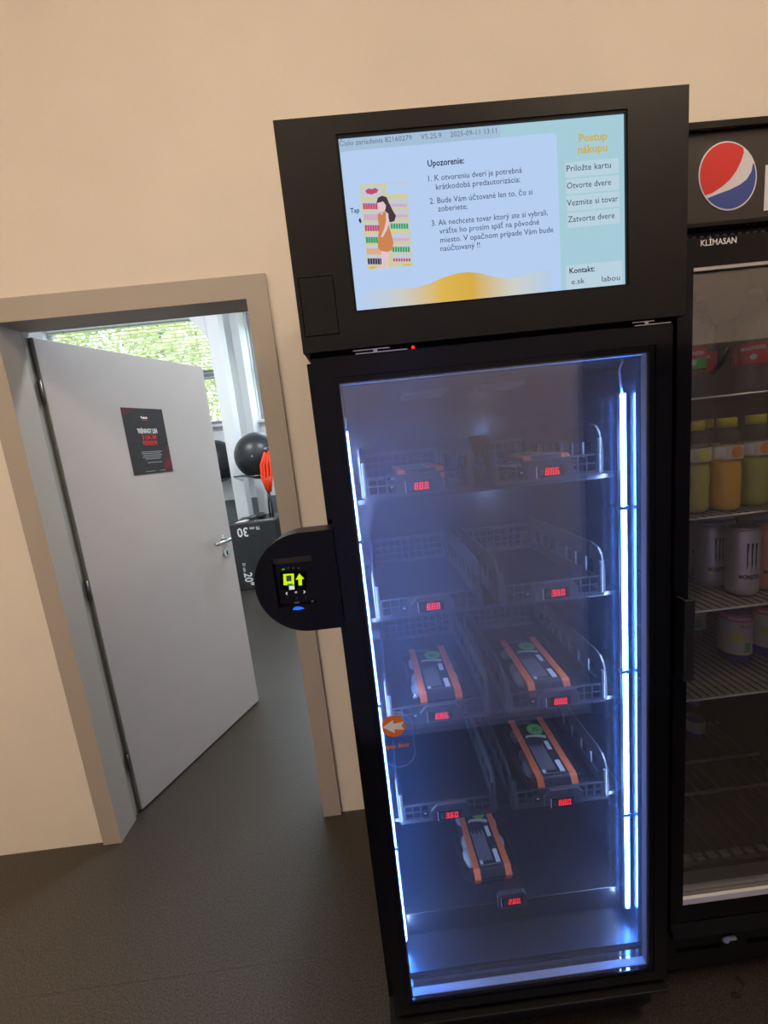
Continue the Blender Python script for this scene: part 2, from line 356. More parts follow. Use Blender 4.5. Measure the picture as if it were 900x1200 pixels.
# gym windows with frames, panes and blinds
for n, (a, b) in enumerate((W1, W2)):
    wn = empty(f'window_{n + 1}', ((a + b) / 2, GY + .1, wz0), ['wide white framed gym window above the open door leaf', 'gym window beside the white columns'][n], kind='structure')
    zr = 2.60
    MB().prism(rect(a, b, wz0, wz1), [rect(a + .06, b - .06, wz0 + .06, zr), rect(a + .06, b - .06, zr + .12, wz1 - .06)], 'XZ', GY + .08, GY + .14).build('window_frame', 'window_frame', wn)
    for (z0, z1) in ((wz0 + .06, zr), (zr + .12, wz1 - .06)):
        MB().box(a + .06, b - .06, GY + .105, GY + .112, z0, z1).build('pane', 'window_glass', wn)
    MB().box(a - .05, b + .05, GY - .09, GY + .05, wz0 - .04, wz0, 0.005).build('window_sill', 'white_plastic', wn)
    bl = empty('window_blind', ((a + b) / 2, GY + .05, wz0), ['white horizontal slat blind hanging in the window above the open door leaf', 'white slat blind drawn up in the window beside the white columns'][n], 'blind', 'blinds in the gym windows')
    MB().box(a + .03, b - .03, GY + .035, GY + .075, wz1 - .05, wz1 - .004).build('head_rail', 'blind_white', bl)
    sl = None; k = 0; z = wz1 - .075
    while z > wz0 + .03:
        if sl is None:
            sl = MB().box(-(b - a) / 2 + .03, (b - a) / 2 - .03, -.0225, .0225, -.0008, .0008).build('slat', 'blind_white', bl, local=True)
            o = sl
        else:
            o = sl.copy(); C.objects.link(o)
        o.location = (0, .005, z - wz0); o.rotation_euler = (math.radians(-4), 0, 0)
        z -= (0.046, 0.0065)[n]
        if n == 1 and z < wz1 - .25: break
    for cx in (a + .25, (a + b) / 2, b - .25):
        MB().tube([(cx, GY + .03, wz1 - .05), (cx, GY + .03, (wz0 + .02, wz1 - .26)[n])], .0025, 5).build('cord', 'grey_plastic', bl)

# columns
cA = empty('column', (-.30, 3.60, 0), 'white painted gym column with diagonal brace under the ceiling', 'column')
MB().box(-0.376, -0.232, 3.50, 3.70, 0, GYM_CEIL, .006).build('shaft', 'gym_paint', cA)
MB().prism([(-0.376, 2.85), (-0.376, 3.15), (-0.95, 3.92), (-1.15, 3.92)], [], 'XZ', 3.54, 3.66).build('brace', 'gym_paint', cA)
cB = empty('column', (-.2, 4.0, 0), 'slim white gym pilaster behind the black exercise balls', 'column')
MB().box(-0.235, -0.135, 3.96, 4.28, 0, GYM_CEIL, .006).build('shaft', 'gym_paint', cB)

# door frame
dfm = empty('trim_2', (X0, 0, 0), 'greige lacquered steel door frame', kind='structure')
def arch(x0, x1, a): return [(x0 - a, 0), (x0, 0), (x0, HO), (x1, HO), (x1, 0), (x1 + a, 0), (x1 + a, HO + a), (x0 - a, HO + a)]
MB().prism(arch(X0, X1, AR), [], 'XZ', -.013, 0.0).build('architrave', 'frame_lacquer', dfm)
MB().prism(arch(X0, X1, .02), [], 'XZ', 0.0, 0.088).build('jamb_lining', 'frame_lacquer', dfm)
MB().prism([(X0 - .018, 0), (X0 - .012, 0), (X0 - .012, HO + .012), (X1 + .012, HO + .012), (X1 + .012, 0), (X1 + .018, 0), (X1 + .018, HO + .018), (X0 - .018, HO + .018)], [], 'XZ', 0.088, WT + .003).build('rebate', 'frame_lacquer', dfm)
MB().prism([(X0 - .012, 0), (X0 - .002, 0), (X0 - .002, HO + .002), (X1 + .002, HO + .002), (X1 + .002, 0), (X1 + .012, 0), (X1 + .012, HO + .012), (X0 - .012, HO + .012)], [], 'XZ', 0.0885, .096).build('rubber_seal', 'seal', dfm)
MB().prism([(X0 - .07, 0), (X0 - .012, 0), (X0 - .012, HO + .012), (X1 + .012, HO + .012), (X1 + .012, 0), (X1 + .07, 0), (X1 + .07, HO + .07), (X0 - .07, HO + .07)], [], 'XZ', WT, WT + .012).build('gym_architrave', 'frame_lacquer', dfm)

# door leaf, open into the gym
LA = math.radians(65.808)
dr = empty('door_1', (X0 + .007, .129, 0), 'grey lacquered door standing open into the gym', kind='structure'); dr.rotation_euler.z = LA
LW, LZ0, LZ1 = 0.7816, 0.008, 1.9694
MB().box(0, LW, 0, .040, LZ0, LZ1, .002).build('door_leaf', 'door_lacquer', dr, local=True)
MB().box(-.0025, 0, .004, .036, LZ0, LZ1).build('edge_seal', 'seal', dr, local=True)
for hz in (0.246, 1.016, 1.777):
    MB().box(-.010, -.003, .000, .020, hz - .04, hz + .04).lathe([(.0050, hz - .042), (.0050, hz + .042)], -.009, .001, 10).build('hinge', 'dark_steel', dr, local=True)
hd = MB().lathe([(.026, -.008), (.026, -.001), (.024, 0)], LW - .055, 1.037, 20, axis='Y').build('handle_rose', 'steel', dr, local=True)
MB().tube([(LW - .055, -.006, 1.037), (LW - .055, -.046, 1.037), (LW - .065, -.055, 1.037), (LW - .175, -.055, 1.035)], .0095, 10).build('lever', 'steel', hd, local=True)
ks = MB().lathe([(.025, -.007), (.025, -.001), (.023, 0)], LW - .055, .962, 20, axis='Y').build('key_rose', 'steel', dr, local=True)
MB().box(LW - .059, LW - .051, -.0085, -.0072, .948, .972).build('keyhole', 'print_black', ks, local=True)

# poster on the door leaf (hangs on the door: a thing of its own)
po = empty('poster', (X0 + .007, .129, 0), 'black and red poster taped to the open grey door', 'poster'); po.rotation_euler.z = LA
PX0, PX1, PZ0, PZ1 = 0.276, 0.480, 1.441, 1.736
MB().box(PX0, PX1, -.0015, -.0002, PZ0, PZ1).build('sheet', 'sleeve_black', po, local=True)
m_red = mat('poster_dark_red', (0.12, 0.006, 0.014, 1), 0.35, var=0.6, vscale=14)
MB().prism([(PX1 - .004, PZ0 + .004), (PX1 - .004, PZ0 + .14), (PX1 - .03, PZ0 + .06), (PX1 - .06, PZ0 + .004)], [], 'XZ', -.0018, -.0015).build('red_print', m_red, po, local=True)
MB().prism([(PX0 + .004, PZ1 - .004), (PX0 + .08, PZ1 - .004), (PX0 + .03, PZ1 - .02), (PX0 + .004, PZ1 - .03)], [], 'XZ', -.0018, -.0015).build('red_print', m_red, po, local=True)
def ptext(nm, s, xa, xb, z, h, m, bold=0.0): text(nm, s, (xa, -.0021, z), (xb, -.0021, z), h, m, po, bold, local=True)
MB().prism([(.360, 1.697), (.366, 1.702), (.371, 1.695), (.378, 1.700), (.384, 1.695), (.391, 1.700), (.396, 1.692), (.388, 1.689), (.368, 1.690)], [], 'XZ', -.0021, -.0016).build('logo_mark', 'print_white', po, local=True)
MB().box(.366, .392, -.0021, -.0016, 1.682, 1.6845).build('logo_line', 'poster_red', po, local=True)
ptext('headline', 'TRÉNINGY LEN', .332, .432, 1.625, .021, 'print_white', .035)
ptext('headline', 'S NAŠÍM', .350, .420, 1.598, .019, 'poster_red', .035)
ptext('headline', 'TRÉNEROM', .347, .421, 1.572, .019, 'poster_red', .035)
tl = MB()
for i in range(5): tl.box(.332 + .006 * (i % 3 == 2) + .012 * (i == 4), .436 - .008 * (i % 2) - .012 * (i == 4), -.0021, -.0016, 1.540 - i * .008, 1.5425 - i * .008)
tl.box(.352, .428, -.0021, -.0016, 1.491, 1.4935).box(.334, .386, -.0021, -.0016, 1.452, 1.4538).box(.408, .438, -.0021, -.0016, 1.452, 1.4538)
tl.build('small_print', 'label_grey', po, local=True, kind='stuff')

# ceiling lamps
for i, (x, y, p) in enumerate(CORRIDOR_LAMPS):
    t = empty('ceiling_lamp', (x, y, CEIL), ['square warm ceiling lamp in the corridor beside the end wall', 'square warm ceiling lamp in the corridor between the open door and cooler', 'square warm ceiling lamp in the corridor above the drinks cooler', 'added square warm lobby lamp beside the far lobby wall', 'added square warm lobby lamp nearer the corridor'][i], 'lamp', 'corridor ceiling lamps')
    MB().box(x - .30, x + .30, y - .30, y + .30, CEIL - .05, CEIL).build('housing', 'white_plastic', t)
    MB().box(x - .275, x + .275, y - .275, y + .275, CEIL - .058, CEIL - .05).build('diffuser', 'lamp_warm', t)
for i, (x, y, p) in enumerate(GYM_LAMPS):
    t = empty('linear_lamp', (x, y, GYM_CEIL), ['long cool gym ceiling lamp above the open door', 'long cool gym ceiling lamp behind the coolers wall'][i], 'lamp', 'gym ceiling lamps')
    MB().box(x - .60, x + .60, y - .14, y + .14, GYM_CEIL - .06, GYM_CEIL).build('housing', 'white_plastic', t)
    MB().box(x - .57, x + .57, y - .12, y + .12, GYM_CEIL - .07, GYM_CEIL - .06).build('diffuser', 'lamp_cool', t)

# outside: ground and trees
MB().box(-25, 25, GY + .3, 40, -.2, -.02).build('ground', 'grass', None, 'grassy ground outside the gym windows', kind='structure')
def tree(x, y, h, r, label):
    t = empty('tree', (x, y, -.02), label, 'tree', 'trees outside the gym')
    MB().lathe([(.16, -.02), (.12, h * .3), (.07, h * .7), (.02, h * .9)], x, y, 10).build('trunk', 'bark', t)
    b = MB()
    for i in range(4200):
        while True:
            p = Vector((random.uniform(-1, 1), random.uniform(-1, 1), random.uniform(-1, 1)))
            if .25 < p.length < 1: break
        c = Vector((x + p.x * r, y + p.y * r, h * .6 + p.z * h * .42))
        a = Vector((random.gauss(0, 1), random.gauss(0, 1), random.gauss(0, 1))).normalized(); d = a.orthogonal().normalized()
        s = random.uniform(.05, .11)
        b.poly([c - a * s, c + d * s * .55, c + a * s, c - d * s * .55])
    f = b.build('foliage', 'leaf', t, kind='stuff')
tree(-6.3, 9.3, 6.2, 1.28, 'yellow green leafy tree outside the window, near row, beyond the door leaf')
tree(-3.6, 9.6, 6.4, 1.28, 'yellow green leafy tree outside the window, near row, towards the white column')
tree(-7.7, 12.6, 7.4, 1.3, 'leafy tree in the far row outside, beyond the open door leaf')
tree(-5.0, 12.8, 7.8, 1.3, 'tall leafy tree in the far row outside, between the two near trees')
tree(-2.3, 12.6, 7.2, 1.3, 'leafy tree in the far row outside, straight behind the white column')
tree(0.6, 10.4, 5.8, 1.3, 'leafy green tree outside the window beside the white columns')

# gym equipment
bx = empty('plyo_box', (-.05, 3.25, 0), 'black foam jump box with white numbers 30 and 20', 'jump box')
BX0, BX1, BY0, BY1, BZ = -0.325, 0.185, 3.03, 3.62, 0.775
MB().box(BX0, BX1, BY0, BY1, 0.0, BZ, .012).build('block', 'box_vinyl', bx)
text('size_number', '30', (BX0 + .195, BY0 - .001, BZ - .055), (BX0 + .075, BY0 - .001, BZ - .055), .105, 'print_white', bx, .02, u=(-1, 0, 0), v=(0, 0, -1))
text('size_note', '75 cm', (BX0 + .33, BY0 - .001, BZ - .055), (BX0 + .22, BY0 - .001, BZ - .055), .035, 'print_white', bx, .02, u=(-1, 0, 0), v=(0, 0, -1))
text('size_number', '20"', (BX0 + .075, BY0 - .001, .205), (BX0 + .075, BY0 - .001, .055), .095, 'print_white', bx, .02, u=(0, 0, -1), v=(1, 0, 0))
text('size_note', '51 cm', (BX0 + .075, BY0 - .001, .32), (BX0 + .075, BY0 - .001, .22), .035, 'print_white', bx, .02, u=(0, 0, -1), v=(1, 0, 0))
MB().prism([(BX0 + .05, BY0 + .05), (BX0 + .15, BY0 + .09), (BX0 + .17, BY0 + .2), (BX0 + .11, BY0 + .24), (BX0 + .06, BY0 + .17)], [], 'XY', BZ, BZ + .001).build('printed_mark', 'print_white', bx)
pw = MB()
for k in range(9): pw.box(BX0 + .26 + k * .024, BX0 + .278 + k * .024, BY0 + .055, BY0 + .09 - .01 * (k % 2), BZ, BZ + .001)
pw.build('printed_strip', 'print_white', bx, kind='stuff')
kb = empty('hand_weight', (-.02, 3.25, BZ), 'small round black hand weight lying on the jump box', 'weight')
MB().lathe([(.03, BZ), (.048, BZ + .012), (.055, BZ + .035), (.045, BZ + .06), (.02, BZ + .07)], -.02, 3.25, 16).build('weight_head', 'ball_rubber', kb)
MB().tube([(-.055, 3.25, BZ + .03), (-.12, 3.25, BZ + .022), (-.17, 3.25, BZ + .02)], .016, 8).build('weight_grip', 'dark_steel', kb)

def ball(c, r, ends, label, hl):
    t = empty('exercise_ball', c, label, 'exercise ball', 'black exercise balls on the gym wall')
    MB().sphere(c, r, 4).build('ball_shell', 'ball_rubber', t)
    MB().lathe([(.012, c[1] - r - .002), (.010, c[1] - r + .004)], c[0], c[2], 10, axis='Y').build('valve_plug', 'grey_plastic', t)
    h = empty('ball_holder', (ends[0][0], ends[0][1], c[2] - r), hl, 'bracket')
    zr_ = c[2] - r * .82; rr_ = r * .655
    MB().tube([(c[0] + rr_ * math.cos(2 * PI * i / 24), c[1] + rr_ * math.sin(2 * PI * i / 24), zr_) for i in range(25)], .009, 6).build('ring', 'dark_steel', h)
    for e in ends:
        dv = Vector((e[0] - c[0], e[1] - c[1])).normalized()
        MB().tube([(c[0] + dv.x * rr_, c[1] + dv.y * rr_, zr_), (e[0], e[1], zr_)], .009, 6).build('arm', 'dark_steel', h)
b1 = PY(303, 534, 3.21); ball((b1.x, 3.21, b1.z), .262, ((-.34, 3.498), (-.25, 3.498)), 'black exercise ball in front of the white columns', 'black steel ring bracket on the front of the braced column')
b2 = PY(253, 541, 4.0); ball((b2.x, 4.0, b2.z), .28, ((b2.x - .1, 4.298), (b2.x + .1, 4.298)), 'black exercise ball behind the white braced column', 'black steel ring bracket on the gym wall behind the column')

st = empty('resistance_band', (.19, 2.80, .78), 'orange resistance band bundle hanging beside the exercise ball', 'band')
sp = [PY(311, 528, 2.80), PY(306, 548, 2.80), PY(312, 566, 2.80), PY(316, 548, 2.80)]
for k, (u0, u1) in enumerate(((311, 307), (312, 310), (313, 314), (314, 318))):
    MB().tube([PY(u0, 528, 2.80 + k * .012), PY(u1 - 1, 545, 2.80 + k * .012), PY(u1, 560, 2.80 + k * .012), PY(314 + k, 576, 2.80 + k * .012)], .014, 8).build('loop', 'strap_orange', st)
for k, u in enumerate((316, 319)):
    MB().tube([PY(314 + k, 574, 2.82), PY(u - 1, 590, 2.82), PY(u + 1, 606, 2.82)], .011, 8).build('hanging_cord', 'ball_rubber', st)
MB().sphere(PY(311, 527, 2.80), .026, 2).build('knob', 'dark_steel', st)
pr = empty('storage_pole', (.19, 2.86, 0), 'dark steel storage pole carrying the orange resistance band', 'pole')
q0 = PY(311, 526, 2.86)
MB().lathe([(.016, 0.014), (.016, q0.z + .03)], q0.x + .10, 2.86, 10).build('pole_shaft', 'dark_steel', pr)
MB().tube([(q0.x + .10, 2.86, q0.z + .01), (q0.x + .03, 2.815, q0.z + .012)], .008, 6).build('hook', 'dark_steel', pr)
MB().lathe([(.11, 0), (.11, .012), (.03, .02)], q0.x + .10, 2.86, 20).build('pole_foot', 'dark_steel', pr)

# coat panel on the wall behind the photographer (seen mirrored in the glass doors)
cp = empty('coat_rack', (3.1, YR, 0), 'grey coat rack panel with black hooks opposite the drinks cooler', 'coat rack')
MB().box(2.28, 3.95, YR + .001, YR + .03, .02, 1.76, .004).build('back_panel', 'grey_panel', cp)
for k in range(5):
    hx = 2.55 + k * .3
    MB().tube([(hx, YR + .03, 1.68), (hx, YR + .07, 1.66), (hx + .01, YR + .11, 1.62), (hx + .03, YR + .13, 1.66), (hx + .05, YR + .14, 1.72)], .011, 8).build('hook', 'black_plastic', cp)

# ================================================================== SMART VENDING COOLER
XF, YF, WH = 1.2016, -0.7145, 0.6767
HB, HT = 1.6269, 1.9806
F = empty('vending_cooler', (XF + WH / 2, -.39, 0), 'tall black smart vending cooler with lit glass door and touch screen', 'cooler')
SX0, SX1 = XF + .0961, XF + .0961 + .478; SZ1 = 1.9539; SZ0 = SZ1 - .2691
hx0, hx1 = XF, XF + WH
ap = (1.2085, 1.2680, 1.6525, 1.7470)
MB().prism(rect(hx0, hx1, HB, HT), [rect(SX0, SX1, SZ0, SZ1), rect(ap[0], ap[1], ap[2], ap[3])], 'XZ', YF, YF + .012)\
    .box(hx0, hx1, YF + .0125, -.10, HB, HT, .0015).build('header', 'black_sheet', F)
MB().box(ap[0] + .0012, ap[1] - .0012, YF + .0005, YF + .012, ap[2] + .0012, ap[3] - .0012, .0008).build('access_panel', 'black_sheet', F)
# screen
ysr = YF + .0055
MB().prism(rect(SX0, SX1, SZ0, SZ1), [rect(SX0 + .004, SX1 - .003, SZ0 + .003, SZ1 - .004)], 'XZ', YF + .0015, YF + .006).build('screen_bezel', 'black_gloss', F)
SC = MB().box(SX0, SX1, ysr, YF + .0115, SZ0, SZ1).build('screen', 'scr_side', F, label='lit touch screen showing buying instructions')
k_ = 380 / 900.0
def S(cx, cy): return PY(380 + cx * k_, 110 + cy * k_, ysr)       # from my enlarged view of the screen
def flat(name, pts, m, lvl=1, par=None):
    return MB().prism([(p[0], p[1]) for p in pts], [], 'XZ', ysr - .0002 * lvl, ysr - .0002 * (lvl - 1)).build(name, m, par or SC)
def quad(name, c, m, lvl, r=0.0):
    P = [S(*p) for p in c]; x0 = (P[0].x + P[3].x) / 2; x1 = (P[1].x + P[2].x) / 2; z1 = (P[0].z + P[1].z) / 2; z0 = (P[2].z + P[3].z) / 2
    x0 = max(x0, SX0 + .0045); x1 = min(x1, SX1 - .0035); z0 = max(z0, SZ0 + .0035); z1 = min(z1, SZ1 - .0045)
    return flat(name, rrect(x0, x1, z0, z1, r) if r else rect(x0, x1, z0, z1), m, lvl), (x0, x1, z0, z1)
quad('title_bar', [(33, 113), (487, 82), (490, 120), (38, 162)], 'scr_bar', 1)
_, pn = quad('text_card', [(37, 160), (643, 110), (660, 552), (82, 612)], 'scr_panel', 2, .008)
# gold wave
wpts = [S(x, y) for x, y in ((100, 548), (150, 545), (200, 540), (245, 540), (290, 528), (330, 510), (370, 498), (400, 495), (430, 498), (470, 508), (505, 514), (545, 508), (590, 494), (630, 486))]
wx = [(p.x, p.z) for p in wpts]
wx = [(min(max(x, pn[0] + .001), pn[1] - .001), max(z, pn[2] + .002)) for x, z in wx]
sco = off_of(SC); wave_mat(wx[0][0] - sco.x, wx[-1][0] - sco.x)
flat('gold_wave', wx + [(wx[-1][0], pn[2] + .0008), (wx[0][0], pn[2] + .0008)], 'scr_wave', 3)
def stext(s, a, b, h, m='scr_text', bold=0.0, name='text_line', lvl=4):
    p0, p1 = S(*a), S(*b); z = (p0.z + p1.z) / 2
    return text(name, s, (p0.x, ysr - .0002 * lvl, z), (p1.x, ysr - .0002 * lvl, z), h, m, SC, bold)
stext('Číslo zariadenia 82160279', (43, 146), (243, 130), .0078, 'scr_grey')
stext('V5.25.9', (268, 128), (325, 123), .0078, 'scr_grey'); stext('2025-09-11 13:11', (350, 121), (478, 110), .0078, 'scr_grey')
stext('Upozorenie:', (287, 203), (388, 194), .0098, 'scr_bold', .018)
for s, a, b in (('1. K otvoreniu dverí je potrebná', (289, 242), (548, 222)), ('krátkodobá predautorizácia;', (310, 266), (543, 247)),
                ('2. Bude Vám účtované len to, čo si', (293, 305), (577, 282)), ('zoberiete;', (316, 327), (397, 321)),
                ('3. Ak nechcete tovar ktorý ste si vybrali,', (298, 367), (620, 338)), ('vráťte ho prosím späť na pôvodné', (320, 389), (596, 364)),
                ('miesto. V opačnom prípade Vám bude', (322, 413), (635, 386)), ('naúčtovaný !!', (323, 438), (432, 427))):
    stext(s, a, b, .0092)
stext('Postup', (706, 134), (785, 128), .0118, 'scr_gold', .03); stext('nákupu', (703, 166), (785, 160), .0118, 'scr_gold', .03)
for c in ([(668, 192), (815, 178), (817, 220), (670, 233)], [(670, 238), (817, 225), (818, 266), (672, 279)], [(672, 284), (818, 271), (819, 313), (674, 326)], [(674, 331), (819, 318), (820, 359), (676, 372)]):
    quad('button', c, 'scr_button', 2, .0012)
for s, a, b in (('Priložte kartu', (672, 217), (795, 206)), ('Otvorte dvere', (673, 265), (795, 253)), ('Vezmite si tovar', (673, 312), (815, 299)), ('Zatvorte dvere', (676, 357), (805, 346))):
    stext(s, a, b, .0098, 'scr_text', lvl=3)
quad('contact_box', [(670, 478), (826, 462), (828, 532), (672, 545)], 'scr_button', 2, .002)
stext('Kontakt:', (680, 499), (750, 493), .0092, 'scr_bold', .015, lvl=3); stext('e.sk', (686, 529), (722, 526), .0092, lvl=3); stext('labou', (770, 522), (820, 517), .0092, lvl=3)
stext('Tap', (73, 332), (98, 330), .0078, 'scr_bold', .01)
# illustration of a stocked fridge and a shopper
q_ = 100 / 900.0
def I(cx, cy): return PY(400 + cx * q_, 200 + cy * q_, ysr)
def iflat(name, pts, m, lvl): return flat(name, [(I(*p).x, I(*p).z) for p in pts], m, lvl)
iflat('drawn_fridge', [(190, 150), (690, 125), (755, 1000), (275, 1030)], 'ill_frame', 3)
for (a, b, c, d, m) in ((212, 425, 175, 285, 'ill_shelf'), (468, 690, 150, 255, 'scr_panel')):
    iflat('drawn_sign', [(a, c), (b, c - 12), (b + 6, d - 12), (a + 6, d)], m, 4)
rows = [(345, 'ill_red'), (460, 'ill_pink'), (575, 'ill_red'), (700, 'ill_green'), (820, 'ill_peach'), (925, 'ill_dark')]
rows2 = [(330, 'ill_pink'), (440, 'ill_pink'), (560, 'ill_green'), (690, 'ill_pink'), (805, 'ill_green'), (905, 'ill_red')]
for i, (y, m) in enumerate(rows):
    x0 = 228 + i * 10
    iflat('drawn_shelf', [(x0 - 6, y - 20), (x0 + 180, y - 32), (x0 + 186, y + 62), (x0, y + 72)], 'ill_shelf', 4)
    bb = MB()
    for k in range(6):
        p0 = I(x0 + 4 + k * 26, y + 66); p1 = I(x0 + 20 + k * 26, y + 2)
        bb.box(p0.x, p1.x, ysr - .0010, ysr - .0008, p0.z, p1.z)
    bb.build('drawn_bottles', m, SC)
for i, (y, m) in enumerate(rows2):
    x0 = 500 + i * 8
    iflat('drawn_shelf', [(x0 - 4, y - 18), (x0 + 198, y - 30), (x0 + 206, y + 56), (x0 + 2, y + 66)], 'ill_shelf', 4)
    bb = MB()
    for k in range(7):
        p0 = I(x0 + 8 + k * 27, y + 56); p1 = I(x0 + 24 + k * 27, y + (0 if m == 'ill_green' else 22))
        bb.box(p0.x, p1.x, ysr - .0010, ysr - .0008, p0.z, p1.z)
    bb.build('drawn_bottles', m, SC)
iflat('drawn_fruit', [(250, 215), (290, 190), (320, 200), (355, 185), (390, 205), (375, 235), (320, 255), (270, 245)], 'ill_red', 5)
iflat('drawn_foot', [(280, 1015), (385, 1008), (350, 1038), (300, 1040)], 'ill_foot', 4); iflat('drawn_foot', [(640, 990), (740, 984), (715, 1006), (670, 1008)], 'ill_foot', 4)
iflat('drawn_hair', [(370, 345), (385, 290), (430, 268), (478, 285), (500, 340), (545, 430), (575, 480), (560, 535), (510, 550), (490, 470), (455, 420), (440, 340)], 'ill_hair', 6)
iflat('drawn_head', [(385, 345), (440, 330), (470, 370), (465, 415), (440, 430), (438, 470), (415, 470), (415, 430), (385, 415)], 'ill_skin', 7)
iflat('drawn_legs', [(418, 850), (500, 850), (495, 1040), (470, 1040), (460, 900), (440, 1050), (395, 1060), (425, 1000)], 'ill_skin', 6)
iflat('drawn_dress', [(388, 460), (430, 440), (475, 438), (490, 540), (520, 650), (550, 760), (535, 840), (480, 862), (420, 850), (385, 820), (388, 700), (400, 600), (385, 520)], 'ill_dress', 7)
iflat('drawn_arm', [(470, 440), (495, 460), (500, 560), (485, 620), (435, 710), (418, 700), (455, 610), (470, 540)], 'ill_skin', 8)
iflat('drawn_hand', [(180, 520), (200, 500), (215, 540), (200, 560)], 'ill_dark', 4)

# hinge gap below the header
MB().box(XF + .008, XF + WH - .008, -.690, -.12, 1.6195, 1.6266).build('gap_plate', 'black_gloss', F)
for a, b in ((1.291, 1.382), (1.788, 1.854)):
    MB().box(a, b, -.7105, -.695, 1.6172, 1.6190).box(a - .004, b - .03, -.7105, -.695, 1.6228, 1.6243).box((a + b) / 2 - .014, (a + b) / 2 - .007, -.7100, -.695, 1.6190, 1.6228).build('hinge_plate', 'steel', F)
ri = PY(484, 407, -.7115); MB().sphere((ri.x, -.7115, ri.z), .0030, 2).build('indicator_light', 'red_indicator', F)

# cabinet body
BX_0, BX_1 = 1.1990, 1.8790; BYF, BYB = -.664, -.05
IX0, IX1, IZ0, IZ1, IYB = 1.236, 1.842, .185, 1.575, -.115
MB().prism(rect(BX_0, BX_1, .135, 1.6190), [rect(IX0, IX1, IZ0, IZ1)], 'XZ', BYF, IYB).box(BX_0, BX_1, IYB + .0005, BYB, .135, 1.6190).build('cabinet', 'black_gloss', F)
tmk = .004
MB().box(IX0 + .0003, IX0 + tmk, BYF, IYB - .0005, IZ0 + .001, IZ1 - .001).box(IX1 - tmk, IX1 - .0003, BYF, IYB - .0005, IZ0 + .001, IZ1 - .001)\
    .box(IX0 + tmk, IX1 - tmk, IYB - .005, IYB - .0005, IZ0 + .001, IZ1 - .001).box(IX0 + tmk, IX1 - tmk, BYF, IYB - .005, IZ1 - tmk, IZ1 - .0003).build('inner_liner', 'liner', F)
MB().box(IX0 + tmk, IX1 - tmk, BYF, IYB - .005, IZ0 + .0003, IZ0 + .012).build('inner_floor', 'liner_floor', F)
BASE = .262
MB().box(IX0 + tmk + .001, IX1 - tmk - .001, -.588, IYB - .006, IZ0 + .0125, BASE, .002).build('base_shelf', 'liner_floor', F)
# shelf plates
ROWZ = [1.352, 1.081, .8165, .5535]
for z in ROWZ:
    MB().box(IX0 + tmk + .001, IX1 - tmk - .001, -.585, -.16, z - .016, z - .006, .001).build('shelf_plate', 'liner_floor', F)
# door
DX0, DX1, DZ0, DZ1 = 1.2134, 1.8593, .1499, 1.6160
GX_0, GX_1, GZ_0, GZ_1 = 1.2560, 1.8174, .1863, 1.5725
def ringpr(mb, o, i, y0, y1): mb.prism(rect(*o), [rect(*i)], 'XZ', y0, y1)
d = MB(); ringpr(d, (DX0, DX1, DZ0, DZ1), (GX_0, GX_1, GZ_0, GZ_1), YF + .006, -.668); d.build('door_frame', 'black_gloss', F)
d = MB(); ringpr(d, (DX0 + .004, DX1 - .004, DZ0 + .004, DZ1 - .004), (GX_0 - .010, GX_1 + .010, GZ_0 - .010, GZ_1 + .010), YF + .0035, YF + .006); d.build('door_trim', 'black_gloss', F)
for yg in (YF + .0085, YF + .0285):
    MB().box(GX_0 + .0002, GX_1 - .0002, yg, yg + .004, GZ_0 + .0002, GZ_1 - .0002).build('glass_pane', 'cooler_glass', F)
d = MB(); ringpr(d, (GX_0 + .0003, GX_1 - .0003, GZ_0 + .0003, GZ_1 - .0003), (GX_0 + .0022, GX_1 - .0022, GZ_0 + .0022, GZ_1 - .0022), YF + .0135, YF + .028); d.build('glass_spacer', 'spacer', F)
d = MB(); ringpr(d, (DX0 + .012, DX1 - .012, DZ0 + .012, DZ1 - .012), (GX_0 - .012, GX_1 + .012, GZ_0 - .003, GZ_1 + .01), -.6678, -.6642); d.build('door_gasket', 'black_plastic', F)
gk = MB()
for k in range(58): gk.box(DX1 + .0005, DX1 + .0016, YF + .010, YF + .0125, .40 + k * .0208, .4022 + k * .0208)
gk.build('edge_highlight_dots', 'white_plastic', F, kind='stuff')  # white dots drawing the dotted highlight along the door's gasket edge
# plinth
MB().box(1.199, 1.857, -.7195, -.10, .128, .1345, .001).box(1.206, 1.850, -.668, -.10, .012, .128).build('plinth', 'black_sheet', F)
for fx in (1.24, 1.815):
    for fy in (-.62, -.15): MB().lathe([(.02, 0), (.02, .008), (.008, .012)], fx, fy, 12).build('foot', 'dark_steel', F)
